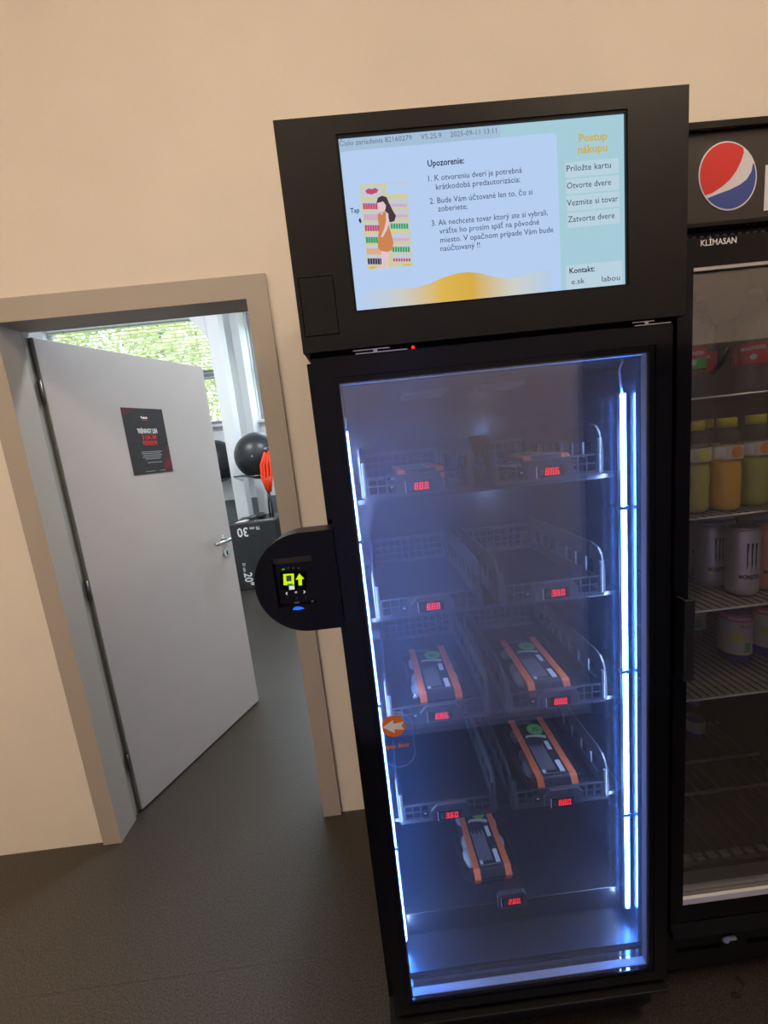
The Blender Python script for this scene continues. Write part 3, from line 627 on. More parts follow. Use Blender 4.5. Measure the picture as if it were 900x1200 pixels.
# led strips
for n, (x, z0, z1, s) in enumerate(((1.2525, .222, 1.494, 1), (1.8235, .232, 1.511, -1))):
    ch = MB().box(x - .007, x + .007, -.6130, -.6100, z0, z1).box(x - .0075, x - .006, -.6200, -.6131, z0, z1).box(x + .006, x + .0075, -.6200, -.6131, z0, z1).build('led_strip', 'aluminium', F, label='vertical lit white led strip')
    MB().box(x - .0033, x + .0033, -.6205, -.6160, z0 + .003, z1 - .003, .0015).build('led_tube', 'led_core', ch)
    MB().tube([(x, -.617, z1), (x + .004 * s, -.619, z1 + .02), (x - .008, -.622, z1 + .045), (x - .006, -.630, 1.572)], .0022, 6).build('led_cable', 'white_plastic', ch)
    for cz in (z0 + .28, z0 + .66, z0 + 1.04): MB().box(x - .010, x + .010, -.6222, -.6100, cz - .004, cz + .004).build('clip', 'grey_plastic', ch)
    a = area('led_light', (x + .010 * s, -.60, (z0 + z1) / 2), (0, 0, 0), .014, z1 - z0, 6.5, (0.33, 0.50, 1.0))
    # faces the middle of the cabinet and a little to the rear
    dirv = Vector((s * .85, .35, 0)).normalized(); zax = -dirv; yax = Vector((0, 0, 1)); xax = yax.cross(zax)
    a.matrix_world = Matrix(((xax.x, yax.x, zax.x, x + .012 * s), (xax.y, yax.y, zax.y, -.606), (xax.z, yax.z, zax.z, (z0 + z1) / 2), (0, 0, 0, 1)))
    a.parent = F; a.matrix_parent_inverse = Matrix.Translation(-Vector(F.location))
# fan grilles at the ceiling of the cabinet
for gx in (1.44, 1.62):
    g = MB()
    for k in range(4): g.box(gx - .05, gx + .05, -.50 + k * .03, -.49 + k * .03, 1.562, 1.5705)
    g.build('fan_grille', 'tray_plastic', F)
# sticker on the glass
yst = YF + .0083
sk0 = PY(461, 851, yst); sr = (PY(475, 851, yst).x - PY(447, 851, yst).x) / 2
stk = MB().prism(arc(sk0.x, sk0.z, sr, 0, 350, 35), [], 'XZ', yst - .0004, yst).build('door_sticker', 'orange_print', F, label='round orange open door sticker')
def SA(cx, cy): p = PY(400 + cx * 200 / 857.0, 600 + cy * 280 / 1200.0, yst); return (p.x, p.z)
MB().prism([SA(*p) for p in ((208, 1082), (258, 1044), (262, 1064), (312, 1052), (302, 1075), (318, 1092), (266, 1090), (270, 1110))], [], 'XZ', yst - .0007, yst - .0004).build('arrow', 'print_white', stk)
text('sticker_text', 'Open door', (SA(206, 1187)[0], yst - .0004, SA(275, 1184)[1]), (SA(345, 1175)[0], yst - .0004, SA(275, 1184)[1]), .0105, 'orange_print', stk, .03)
o_ = (sk0.x + .006, sk0.z - .032)
ov = arc(o_[0], o_[1] + .03, .033, 0, 180, 16) + arc(o_[0], o_[1] - .03, .033, 180, 360, 16)
iv = arc(o_[0], o_[1] + .03, .0325, 0, 180, 16) + arc(o_[0], o_[1] - .03, .0325, 180, 360, 16)
MB().prism(ov, [iv], 'XZ', yst - .0002, yst).build('sticker_rim', 'label_grey', stk)

# payment panel
YPN = -.722
cz, r, cx = 1.2205, .0955, 1.1525
outer = arc(cx, cz, r, 90, 270, 28) + [(1.2126, cz - r), (1.2126, cz + r)]
T = [PY(319, 655, YPN), PY(366, 651, YPN), PY(371, 707, YPN), PY(325, 713, YPN)]
tx0, tx1, tz0, tz1 = (T[0].x + T[3].x) / 2, (T[1].x + T[2].x) / 2, (T[2].z + T[3].z) / 2, (T[0].z + T[1].z) / 2
PP = MB().prism(outer, [rect(tx0, tx1, tz0, tz1)], 'XZ', YPN, YPN + .022).prism(outer, [], 'XZ', YPN + .0222, -.669).build('payment_panel', 'panel_black', F, label='rounded black panel carrying the card terminal')
yt = YPN + .009
MB().prism([(YPN + .002, tz1 - .0004), (YPN + .021, tz1 - .0004), (YPN + .021, tz1 - .013), (yt, tz1 - .013)], [], 'YZ', tx0 + .0004, tx1 - .0004).build('terminal_hood', 'hood_grey', PP)
MB().box(tx0 + .0004, tx1 - .0004, yt, YPN + .021, tz0 + .0004, tz1 - .0135, .001).build('terminal_body', 'panel_black', PP)
def TA(a, b): p = PY(290 + a * 120 / 900.0, 610 + b * 140 / 1050.0, yt); return (p.x, p.z)
def tflat(name, pts, m, lv=1): MB().prism([TA(*p) for p in pts], [], 'XZ', yt - .0002 * lv, yt - .0002 * (lv - 1)).build(name, m, PP)
def tq(name, x0, x1, y0, y1, m, lv=1): tflat(name, [(x0, y0), (x1, y0 - 4), (x1 + 3, y1 - 4), (x0 + 3, y1)], m, lv)
tq('terminal_screen', 285, 520, 450, 610, 'term_black'); tq('status_dot', 300, 325, 425, 438, 'term_green')
for k in (348, 392, 438): tq('status_dot', k, k + 20, 416, 423, 'term_grey')
tq('card_icon', 315, 408, 470, 568, 'term_lime', 2); tq('icon_window', 340, 385, 485, 535, 'term_grey', 3)
tflat('arrow_icon', [(455, 465), (500, 512), (478, 514), (480, 568), (450, 570), (446, 518), (424, 520)], 'term_lime', 2)
tq('hand_icon', 365, 412, 575, 608, 'term_white', 3); tq('card_slot', 352, 395, 556, 572, 'term_green', 3)
tflat('left_key', [(335, 640), (350, 628), (352, 634), (343, 641), (352, 650), (350, 656)], 'term_white'); tflat('right_key', [(510, 626), (495, 614), (493, 620), (501, 628), (493, 638), (496, 642)], 'term_white')
tq('menu_key', 412, 438, 622, 646, 'term_grey'); tq('menu_mark', 416, 434, 628, 634, 'term_white', 2)
tq('brand_mark', 412, 455, 716, 730, 'term_grey'); tq('contactless_mark', 558, 580, 704, 718, 'term_grey')
for k in (342, 425, 500): tq('dark_key', k, k + 18, 668, 688, 'black_plastic')
yb = YPN
def TB(a, b): p = PY(290 + a * 120 / 900.0, 610 + b * 140 / 1050.0, yb); return (p.x, p.z)
MB().prism([TB(*p) for p in ((396, 785), (412, 762), (445, 754), (480, 760), (502, 774), (450, 786))], [], 'XZ', yb - .0006, yb).build('blue_light', 'term_blue', PP)

# ------------------------------------------------------------------ plastic trays
SEG = {'0': 'abcdef', '2': 'abged', '3': 'abgcd', '6': 'afgedc', '8': 'abcdefg'}
def digits(mb, s, x, z, h, y):
    wd = h * .52; t = h * .13
    for k, ch in enumerate(s):
        xx = x + k * wd * 1.42
        bars = {'a': (0, wd, h - t, h), 'g': (0, wd, h / 2 - t / 2, h / 2 + t / 2), 'd': (0, wd, 0, t), 'f': (0, t, h / 2, h), 'b': (wd - t, wd, h / 2, h), 'e': (0, t, 0, h / 2), 'c': (wd - t, wd, 0, h / 2)}
        for g in SEG[ch]:
            a, b, c, d = bars[g]; sl = h * .10
            mb.prism([(xx + a + sl * c / h, z + c), (xx + b + sl * c / h, z + c), (xx + b + sl * d / h, z + d), (xx + a + sl * d / h, z + d)], [], 'XZ', y - .0005, y)
        mb.box(xx + wd * 1.14, xx + wd * 1.14 + t, y - .0005, y, z, z + t)
def display(parent, x, z, y, s, local=True):
    b = MB().box(x - .029, x + .027, y - .0015, y, z - .010, z + .0125).build('price_display', 'black_gloss', parent, local=local)
    g = MB(); digits(g, s, x - .012, z - .006, .0145, y - .0016); g.build('red_digits', 'digit_red', b, local=True) if local else g.build('red_digits', 'digit_red', b)
    g = MB(); digits(g, '8', x - .0245, z - .0055, .0135, y - .0016); g.build('unlit_digit', 'digit_off', b, local=True) if local else g.build('unlit_digit', 'digit_off', b)
    MB().box(x - .0305, x - .0290, y - .0018, y, z - .011, z + .0135).build('display_edge', 'white_plastic', b, local=local)
TW, TD, TH = .2420, .415, .045
def make_tray(flip):
    t = empty('plastic_tray', (0, 0, 0), 'x', 'tray', 'grey plastic trays in the vending cooler')
    holes = []
    for side in (-1, 1):
        for i in range(3):
            for j in range(2):
                w_ = .0195
                x0 = (-TW / 2 + .016 + i * w_) if side < 0 else (TW / 2 - .016 - (i + 1) * w_)
                holes.append(rect(x0 + .0015, x0 + w_ - .0015, .006 + j * .0175, .006 + j * .0175 + .0148))
    MB().prism(rect(-TW / 2 + .004, TW / 2 - .004, 0, TH - .003), holes, 'XZ', 0, .004).build('front_panel', 'tray_plastic', t, local=True)
    MB().box(-TW / 2 + .004, TW / 2 - .004, -.002, .006, -.0045, .0008).build('front_lip', 'tray_plastic', t, local=True)
    MB().prism([(-.045, .0), (.05, .0), (.05, .026), (.038, TH - .004), (-.030, TH - .004), (-.045, .026)], [], 'XZ', -.007, -.0002).build('display_holder', 'tray_plastic', t, local=True)
    for s in (-1, 1):
        x0, x1 = (s * TW / 2, s * (TW / 2 - .004)) if s > 0 else (-TW / 2, -TW / 2 + .004)
        slots = [[(.04 + k * .05, .03), (.075 + k * .05, .03), (.075 + k * .05, .065), (.04 + k * .05, .065)] for k in range(7)]
        MB().prism([(0, 0), (TD, 0), (TD, .105), (.045, .105), (.022, .100), (.010, .088), (.004, .070), (0, .05)], slots, 'YZ', min(x0, x1), max(x0, x1)).build('side_panel', 'tray_plastic', t, local=True)
        xi = s * (TW / 2 - .0095)
        MB().box(xi - .004, xi + .004, -.001, .006, 0, .074, .0015).build('corner_post', 'tray_plastic', t, local=True)
    bh = [rect(-TW / 2 + .012 + i * .022, -TW / 2 + .030 + i * .022, .012 + j * .022, .030 + j * .022) for i in range(10) for j in range(3)]
    MB().prism(rect(-TW / 2 + .004, TW / 2 - .004, 0, .085), bh, 'XZ', TD - .004, TD).build('back_panel', 'tray_plastic', t, local=True)
    MB().box(-TW / 2 + .004, TW / 2 - .004, .004, TD - .004, -.004, 0.0).build('tray_floor', 'liner_floor', t, local=True)
    for k in (-.055, ): MB().box(k - .004, k + .002, -.0012, -.0002, .016, .019).build('marker_dot', 'print_white', t, local=True)
    return t
VAL = [('888', '886'), ('888', '380'), ('886', '880'), ('360', '880')]
TXC = (1.392, 1.6695)
names_row = ['top', 'second', 'third', 'fourth']
proto = make_tray(0); first = True
for i, z in enumerate(ROWZ):
    for j, x in enumerate(TXC):
        t = proto if first else copy_tree(proto); first = False
        t.location = (x, -.602, z - .001)
        t['label'] = f'grey plastic tray with red price display on the {names_row[i]} shelf, {"beside the card terminal" if j == 0 else "beside the drinks cooler"}'
# displays: one per tray, placed where the holder is
trays = [o for o in C.objects if o.name.startswith('plastic_tray')]
pxd = [[(492, 570), (645, 553)], [(506, 711), (652, 695)], [(516, 839), (655, 822)], [(528, 955), (660, 940)]]
for i in range(4):
    for j in range(2):
        t = [o for o in trays if abs(o.location.x - TXC[j]) < 1e-4 and abs(o.location.z - ROWZ[i]) < .01][0]
        p = PY(*pxd[i][j], -.609)
        dx = p.x - t.location.x
        for ch in t.children:
            if ch.name.startswith('display_holder'): ch.location.x = dx - .0
        display(t, dx, p.z - t.location.z, -.0072, VAL[i][j])
# loose price tag on the base shelf
p = PY(601, 1056, -.60)
pt = empty('price_tag', (p.x, -.588, p.z - .022), 'small grey price display stuck to the bottom shelf edge', 'price display')
MB().prism([(p.x - .038, p.z - .022), (p.x + .036, p.z - .022), (p.x + .036, p.z + .014), (p.x + .028, p.z + .022), (p.x - .030, p.z + .022), (p.x - .038, p.z + .014)], [], 'XZ', -.600, -.5885).build('tag_body', 'tray_plastic', pt)
display(pt, p.x, p.z, -.6002, '280', local=False)

# ------------------------------------------------------------------ packed meals
def make_pack():
    t = empty('meal_pack', (0, 0, 0), 'x', 'food pack', 'packed meals in the vending cooler')
    Wp, Dp, Hp = .158, .235, .046
    def rr(w, d, z, r=.02): return [(x, y, z) for x, y in rrect(-w / 2, w / 2, -d / 2, d / 2, r)]
    def loft(rings, cap0=True, cap1=True):
        b = MB(); R = [[b.bm.verts.new(p) for p in r] for r in rings]; n = len(R[0])
        for i in range(len(R) - 1):
            for j in range(n): b.bm.faces.new((R[i][j], R[i][(j + 1) % n], R[i + 1][(j + 1) % n], R[i + 1][j]))
        if cap0: b.bm.faces.new(R[0])
        if cap1: b.bm.faces.new(R[-1])
        bmesh.ops.recalc_face_normals(b.bm, faces=b.bm.faces[:]); return b
    loft([rr(Wp - .03, Dp - .03, 0), rr(Wp - .008, Dp - .008, .024), rr(Wp, Dp, .025), rr(Wp, Dp, .027), rr(Wp - .012, Dp - .012, .0275), rr(Wp - .034, Dp - .034, .003)]).build('base_tray', 'sleeve_black', t, local=True)
    loft([rr(Wp, Dp, .0276), rr(Wp - .004, Dp - .004, .029), rr(Wp - .018, Dp - .018, .043), rr(Wp - .026, Dp - .026, Hp)], False, True).build('clear_lid', 'lid_plastic', t, local=True)
    f = MB()
    for (x, y, r_) in ((-.050, -.050, .026), (-.046, -.012, .024), (-.046, .07, .020), (.052, -.02, .018), (.05, .04, .018)):
        f.sphere((x, y, .020), r_, 2, (.62, 1.1, .62))
    f.build('food', 'food', t, local=True, kind='stuff')
    def band(x0, x1, g, name, m):
        hy = Dp / 2 + g; hz = Hp + g
        prof = [(-hy + .012, -.0003), (-hy, .024), (-hy, .029), (-hy + .009, .044), (-hy + .013, hz), (hy - .013, hz), (hy - .009, .044), (hy, .029), (hy, .024), (hy - .012, -.0003)]
        inn = [(y * .99 if i in (0, 9) else (y - .0006 if y > 0 else y + .0006), z - (.0006 if z > .03 else 0)) for i, (y, z) in enumerate(prof)]
        return MB().prism(prof + inn[::-1], [], 'YZ', x0, x1).build(name, m, t, local=True)
    sl = band(-.034, .034, .0006, 'sleeve', 'sleeve_black')
    band(-.051, -.034, .0010, 'orange_band', 'band_orange'); band(.034, .051, .0010, 'orange_band', 'band_orange')
    zt = Hp + .0008
    lab = MB()
    for k in range(11): lab.box(-.028 + .0035 * k, -.0268 + .0035 * k, -.088, .0 - .006 * (k % 3), zt, zt + .0002)
    lab.build('label_text', 'label_grey', sl, local=True)
    MB().box(-.028, -.020, -.096, -.086, zt, zt + .0003).box(.016, .028, -.096, -.060, zt, zt + .0003).box(.016, .027, -.022, .010, zt, zt + .0003).build('barcode', 'print_white', sl, local=True)
    MB().box(-.030, .030, -.0995, -.0985, zt, zt + .0003).build('label_rule', 'label_grey', sl, local=True)
    c = arc(.010, .058, .022, 0, 350, 35)
    gs = MB().prism(c, [], 'XY', zt + .0004, zt + .0010).build('green_sticker', 'sticker_green', t, local=True)
    MB().box(.000, .020, .052, .055, zt + .001, zt + .0012).box(.004, .016, .060, .063, zt + .001, zt + .0012).build('sticker_mark', 'print_black', gs, local=True)
    MB().prism([(-.026, .026), (-.018, .031), (.005, .028), (.028, .020), (.031, .030), (.010, .037), (-.018, .038), (-.026, .034)], [], 'XY', zt + .0001, zt + .0004).build('drawn_dish', 'label_cream', sl, local=True)
    wd = MB()
    for k in range(4): wd.tube([(-.026 + .010 * k + .0036 * math.cos(a * .7), .088 + .0036 * math.sin(a * .7), zt + .0003) for a in range(10)], .0005, 4)
    wd.build('curly_print', 'label_grey', sl, local=True)
    return t
pk = make_pack()
r1z = ROWZ[0]; r3z = ROWZ[2]; r4z = ROWZ[3]
PK = [((1.404, -.455, r1z), 'meal pack with orange bands in the top tray beside the card terminal', 0),
      ((1.684, -.455, r1z), 'meal pack with orange bands in the top tray beside the drinks cooler', 0),
      ((1.402, -.455, r3z), 'meal pack with orange bands in the third tray beside the card terminal', 1),
      ((1.664, -.468, r3z), 'meal pack with orange bands in the third tray beside the drinks cooler', -1),
      ((1.676, -.466, r4z), 'meal pack with orange bands in the fourth tray beside the drinks cooler', -1),
      ((1.500, -.430, BASE + .0008), 'meal pack with orange bands lying on the bottom shelf', 2)]
for i, (l, lb, a) in enumerate(PK):
    o = pk if i == 0 else copy_tree(pk)
    o.location = l; o['label'] = lb; o.rotation_euler.z = math.radians(a)

# ================================================================== DRINKS COOLER
YD = -.672
QX0, QX1 = 1.8945, 2.500
Q = empty('drinks_cooler', ((QX0 + QX1) / 2, -.36, 0), 'black glass door drinks cooler with round red white blue logo', 'cooler')
KX0, KX1, KZ0, KZ1, KYB = 1.925, 2.470, .215, 1.735, -.10
MB().prism(rect(QX0 - .002, QX1, .19, 1.95), [rect(KX0, KX1, KZ0, KZ1)], 'XZ', -.625, KYB).box(QX0 - .002, QX1, KYB + .0005, -.05, .19, 1.95).build('cabinet', 'black_sheet', Q)
mat('liner_grey', (0.05, 0.047, 0.046, 1), 0.35, bump=0.03, bscale=40)
MB().box(KX0 + .0003, KX0 + .003, -.624, KYB - .001, KZ0 + .001, KZ1 - .001).box(KX1 - .003, KX1 - .0003, -.624, KYB - .001, KZ0 + .001, KZ1 - .001)\
    .box(KX0 + .003, KX1 - .003, KYB - .004, KYB - .001, KZ0 + .001, KZ1 - .001).box(KX0 + .003, KX1 - .003, -.624, KYB - .004, KZ1 - .004, KZ1 - .0005).box(KX0 + .003, KX1 - .003, -.624, KYB - .004, KZ0 + .0005, KZ0 + .004).build('inner_liner', 'liner_grey', Q)
# fascia header
zt = lambda u, v, y=YD: PY(u, v, y).z
FZ0, FZ1 = zt(808, 262), zt(808, 145)
MB().box(QX0, QX1, YD + .004, -.6255, FZ0, FZ1 - .014).build('fascia_panel', 'fascia', Q)
MB().box(QX0 - .002, QX1 + .002, YD - .004, -.6255, FZ1 - .0138, FZ1, .002).box(QX0 - .002, QX1 + .002, YD - .002, -.6255, FZ0 - .010, FZ0 - .0005, .002).build('fascia_rim', 'black_gloss', Q)
KZb = zt(820, 303)
gv = MB()
gv.box(QX0, QX1, YD + .018, -.6255, FZ0 - .024, FZ0 - .0105)
gv.build('vent_gap', 'black_plastic', Q)
vd = MB()
for k in range(40): vd.box(QX0 + .012 + k * .0146, QX0 + .018 + k * .0146, YD + .0165, YD + .018, FZ0 - .0185, FZ0 - .016)
vd.build('vent_slots', 'grey_plastic', Q, kind='stuff')
# logo
yl = YD + .0038
def LG(cx, cy): p = PY(780 + cx * 120 / 514.0, 120 + cy * 280 / 1200.0, yl); return (p.x, p.z)
cen = LG(310, 370); ring = [LG(310 + 146 * math.cos(2 * PI * i / 48), 370 - 174 * math.sin(2 * PI * i / 48)) for i in range(48)]
lg = MB().prism(ring, [], 'XZ', yl - .0008, yl).build('logo_disc', 'print_white', Q, label='round red white and blue logo')
def E(a, s=.955): return (310 + 146 * s * math.cos(math.radians(a)), 370 - 174 * s * math.sin(math.radians(a)))
redp = [E(a) for a in range(56, 221, 5)] + [(235, 455), (280, 425), (318, 392), (350, 350), (375, 300), (390, 255)]
MB().prism([LG(*p) for p in redp], [], 'XZ', yl - .0012, yl - .0008).build('logo_red', 'print_red', lg)
blup = [E(a) for a in range(223, 388, 5)] + [(436, 310), (428, 350), (405, 388), (370, 415), (320, 440), (260, 462)]
MB().prism([LG(*p) for p in blup], [], 'XZ', yl - .0012, yl - .0008).build('logo_blue', 'print_blue', lg)
p0 = PY(895.5, 228, yl); p1 = PY(895.5, 191, yl)
text('brand_text', 'pepsi', (p0.x, yl, p0.z), (p0.x + .31, yl, p0.z), (p1.z - p0.z) * 1.36, 'print_white', Q, .05)
# door
EX0, EX1 = QX0 + .001, QX1 - .001
EZ1 = FZ0 - .026; EZ0 = zt(797, 1083)
VX0, VX1, VZ0, VZ1 = PY(808, 600, YD).x, 2.468, zt(803, 1061), zt(812, 314)
MB().prism(rect(EX0, EX1, EZ0, EZ1), [rect(VX0, VX1, VZ0, VZ1)], 'XZ', YD, -.629).build('door_frame', 'black_gloss', Q)
MB().box(VX0, VX1, YD + .008, YD + .012, VZ0, VZ1).build('glass_pane', 'drinks_glass', Q)
MB().box(VX0, VX1, YD + .0005, YD + .0075, VZ1 - .006, VZ1 - .0002).build('glass_bead', 'aluminium', Q)
MB().box(VX0, VX1, YD + .0005, YD + .0075, VZ0 + .0002, VZ0 + .016).build('glass_bead', 'print_white', Q)
MB().box(VX0, VX1, -.658, -.630, VZ0 + .020, VZ0 + .040).build('inner_sill', 'aluminium', Q)
MB().prism([(YD - .001, EZ0 + .004), (YD - .014, EZ0 - .024), (YD - .004, EZ0 - .032), (-.640, EZ0 - .032), (-.640, EZ0 - .002), (YD - .001, EZ0 - .002)], [], 'YZ', EX0 - .002, EX1).build('door_lip', 'black_sheet', Q)
kp0, kp1 = PY(821, 287, YD), PY(863, 282, YD)
text('maker_text', 'KLİMASAN', (kp0.x, YD, (kp0.z + kp1.z) / 2 - .003), (kp1.x, YD, 0 + (kp0.z + kp1.z) / 2 - .003), .0105, 'print_white', Q, .02)
ph0, ph1 = PY(800, 702, -.690), PY(800, 796, -.690)
hn = MB().box(QX0 + .002, QX0 + .024, -.700, -.692, ph1.z, ph0.z, .002).box(QX0 + .003, QX0 + .009, -.692, YD - .0005, ph1.z, ph0.z, .001).build('door_handle', 'black_plastic', Q)
# lower grille
gz1 = .185
slots = []
for zz in (.075, .120):
    for k in range(3): slots.append(rect(QX0 + .055 + k * .19, QX0 + .175 + k * .19, zz, zz + .016))
MB().prism(rect(QX0, QX1, .022, gz1), slots, 'XZ', -.622, -.612).box(QX0, QX1, -.600, -.08, .022, .187).build('lower_grille', 'black_sheet', Q)
lp = PY(852, 1098, -.622)
MB().sphere((lp.x - .008, -.628, lp.z), .009, 2, (1, .6, .9)).box(lp.x - .006, lp.x + .020, -.630, -.6222, lp.z - .003, lp.z + .005, .002).build('lock_plug', 'print_white', Q)
for fx in (QX0 + .05, QX1 - .05):
    for fy in (-.55, -.12): MB().lathe([(.022, 0), (.022, .012), (.01, .022)], fx, fy, 12).build('foot', 'dark_steel', Q)
# shelves
SH = [PY(850, 462, -.60).z, PY(850, 603, -.60).z, PY(850, 712, -.60).z, PY(850, 815, -.60).z]
for i, z in enumerate(SH):
    s = MB().box(KX0 + .006, KX1 - .006, -.597, -.14, z - .008, z - .002).build('shelf', 'shelf_glass' if i < 1 else 'grey_plastic', Q)
    MB().tube([(KX0 + .006, -.6, z - .003), (KX1 - .006, -.6, z - .003)], .0022, 6).build('front_wire', 'aluminium', s)
    g = MB()
    if i > 0:
        for k in range(26): g.box(KX0 + .016 + k * .0203, KX0 + .019 + k * .0203, -.595, -.145, z - .0018, z - .0003)
        g.build('slide_ribs', 'black_plastic', s, kind='stuff')
# bottom rack
RZ = .330
rk = MB().box(KX0 + .006, KX1 - .006, -.60, -.585, RZ - .020, RZ, .001).box(KX0 + .006, KX1 - .006, -.16, -.15, RZ - .005, RZ, .001).build('bottom_rack', 'aluminium', Q)
g = None
for k in range(16):
    if g is None: g = o = MB().box(-.0045, .0045, -.603, -.15, RZ - .004, RZ + .004, .001).build('rack_bar', 'black_plastic', rk, local=True); g.location = (KX0 + .02 - Q.location.x, -Q.location.y, 0)
    else: o = g.copy(); C.objects.link(o); o.location.x = g.location.x + k * .0335
for yy in (-.43, -.32): MB().box(KX0 + .008, KX1 - .008, yy, yy + .008, RZ + .0042, RZ + .007).build('cross_strip', 'aluminium', rk)
MB().box(KX0 + .01, KX1 - .01, -.575, -.17, RZ - .045, RZ - .03).build('drip_floor', 'black_plastic', Q)

# ------------------------------------------------------------------ drinks
def bottle(kind):
    t = empty({'water': 'water_bottle', 'juice': 'juice_bottle', 'plus': 'drink_bottle', 'small': 'small_bottle'}[kind], (0, 0, 0), 'x', 'bottle')
    if kind == 'water':
        pr = [(.026, 0), (.032, .006), (.033, .03), (.031, .05), (.033, .06), (.033, .12), (.031, .15), (.022, .18), (.012, .198), (.0125, .206), (.0135, .208), (.0125, .21)]
        MB().lathe(pr, seg=24).build('bottle_body', 'clear_plastic', t, local=True)
        MB().lathe([(.0295, .003), (.0315, .03), (.0295, .05), (.0315, .06), (.0315, .12), (.0298, .148), (.024, .166)], seg=24).build('water', 'clear_plastic', t, local=True)
        MB().lathe([(.0336, .062), (.0336, .105)], seg=24, cap=False).build('label_wrap', 'label_red', t, local=True)
        text('label_text', 'MAGNESIA', (-.022, 0, .09), (.022, 0, .09), .008, 'print_white', t, .02, local=True, cyl=.0343)
        wrap(arc(0, .075, .006, 0, 340, 16), .0343, 'label_emblem', 'print_white', t)
        MB().lathe([(.0145, .205), (.0145, .22), (.013, .222)], seg=16).build('cap', 'clear_plastic', t, local=True)
    if kind == 'juice':
        pr = [(.026, 0), (.0325, .006), (.0335, .02), (.0325, .05), (.0335, .075), (.0335, .095), (.0305, .108), (.0335, .118), (.0345, .135), (.0335, .150), (.027, .172), (.020, .184), (.018, .19), (.018, .198)]
        MB().lathe(pr, seg=24).build('bottle_body', 'clear_plastic', t, local=True)
        MB().lathe([(.024, .002), (.0312, .008), (.0320, .02), (.031, .05), (.032, .075), (.032, .094), (.0295, .107), (.029, .112)], seg=24).build('juice', 'juice_yellow', t, local=True)
        MB().lathe([(.0342, .118), (.0352, .135), (.0342, .149)], seg=24, cap=False).build('label_wrap', 'label_cream', t, local=True)
        wrap(arc(.012, .134, .0125, 0, 340, 16), .0359, 'fruit_print', 'label_orange', t)
        wrap(rect(-.034, -.012, .122, .146), .0358, 'info_print', 'print_white', t)
        MB().lathe([(.0205, .188), (.0205, .207), (.019, .209)], seg=20).build('cap', 'cap_yellow', t, local=True)
    if kind == 'plus':
        pr = [(.026, 0), (.034, .008), (.036, .03), (.036, .165), (.034, .175), (.025, .19), (.013, .20), (.013, .208)]
        MB().lathe(pr, seg=24).build('bottle_body', 'clear_plastic', t, local=True)
        MB().lathe([(.025, .002), (.0328, .009), (.0345, .03), (.0345, .162)], seg=24).build('drink', 'water_blue', t, local=True)
        MB().lathe([(.0366, .035), (.0366, .165)], seg=24, cap=False).build('label_wrap', 'label_cream', t, local=True)
        MB().lathe([(.0369, .142), (.0369, .1655)], seg=24, cap=False).build('label_band', 'label_pink', t, local=True)
        text('label_text', 'MAGNESIA', (-.026, 0, .148), (.026, 0, .148), .010, 'print_white', t, .02, local=True, cyl=.0374)
        text('label_text', 'PLUS', (-.002, 0, .124), (.024, 0, .124), .010, 'label_pink', t, .03, local=True, cyl=.0374)
        wrap(arc(-.006, .092, .017, 0, 340, 16), .0374, 'fruit_print', 'label_lemon', t)
        wrap(rect(.010, .026, .045, .075), .0374, 'leaf_print', 'label_green', t)
        MB().lathe([(.015, .2), (.015, .215), (.0135, .217)], seg=16).build('cap', 'cap_blue', t, local=True)
    if kind == 'small':
        pr = [(.024, 0), (.029, .005), (.030, .06), (.028, .09), (.015, .12), (.012, .135)]
        MB().lathe(pr, seg=20).build('bottle_body', 'clear_plastic', t, local=True)
        MB().lathe([(.0304, .035), (.0304, .075)], seg=20, cap=False).build('label_wrap', 'label_cream', t, local=True)
        wrap(rect(.0, .022, .04, .07), .0308, 'yellow_print', 'label_lemon', t)
        MB().lathe([(.022, .002), (.0275, .006), (.0285, .058)], seg=20).build('drink', 'water_blue', t, local=True)
        MB().lathe([(.014, .13), (.014, .145)], seg=14).build('cap', 'cap_blue', t, local=True)
    return t
def can(name='drink_can'):
    t = empty(name, (0, 0, 0), 'x', 'can')
    MB().lathe([(.024, 0), (.027, .002), (.0325, .012), (.033, .018), (.033, .150), (.031, .157), (.0265, .164)], seg=28).build('can_body', 'can_silver', t, local=True)
    MB().lathe([(.0265, .164), (.0275, .166), (.0265, .168), (.025, .165)], seg=28).build('can_rim', 'aluminium', t, local=True)
    text('can_text', 'MONSTER', (-.018, 0, .045), (.026, 0, .045), .011, 'print_black', t, .03, local=True, cyl=.0336)
    for k in range(3):
        wrap([(k * .009 - .006, .132), (k * .009 - .001, .133), (k * .009 - .003, .10), (k * .009 - .0015, .082), (k * .009 - .0045, .066), (k * .009 - .0055, .1)], .0336, 'claw_mark', 'print_black', t)
    return t
def put(proto, n, loc, label, group, mats={}, rz=0):
    o = proto if n == 0 else copy_tree(proto)
    o.location = loc; o['label'] = label; o['group'] = group; o.rotation_euler.z = math.radians(rz)
    for ch in o.children:
        for k, m in mats.items():
            if ch.name.split('.')[0] == k:
                ch.data = ch.data.copy(); ch.data.materials[0] = MATS[m]
    return o
def onshelf(u, v, z, ymin=-.56):
    p = PZ(u, v, z)
    return (p.x, max(p.y, ymin), z) if p.y > ymin else (PY(u, v, ymin).x, ymin, z)
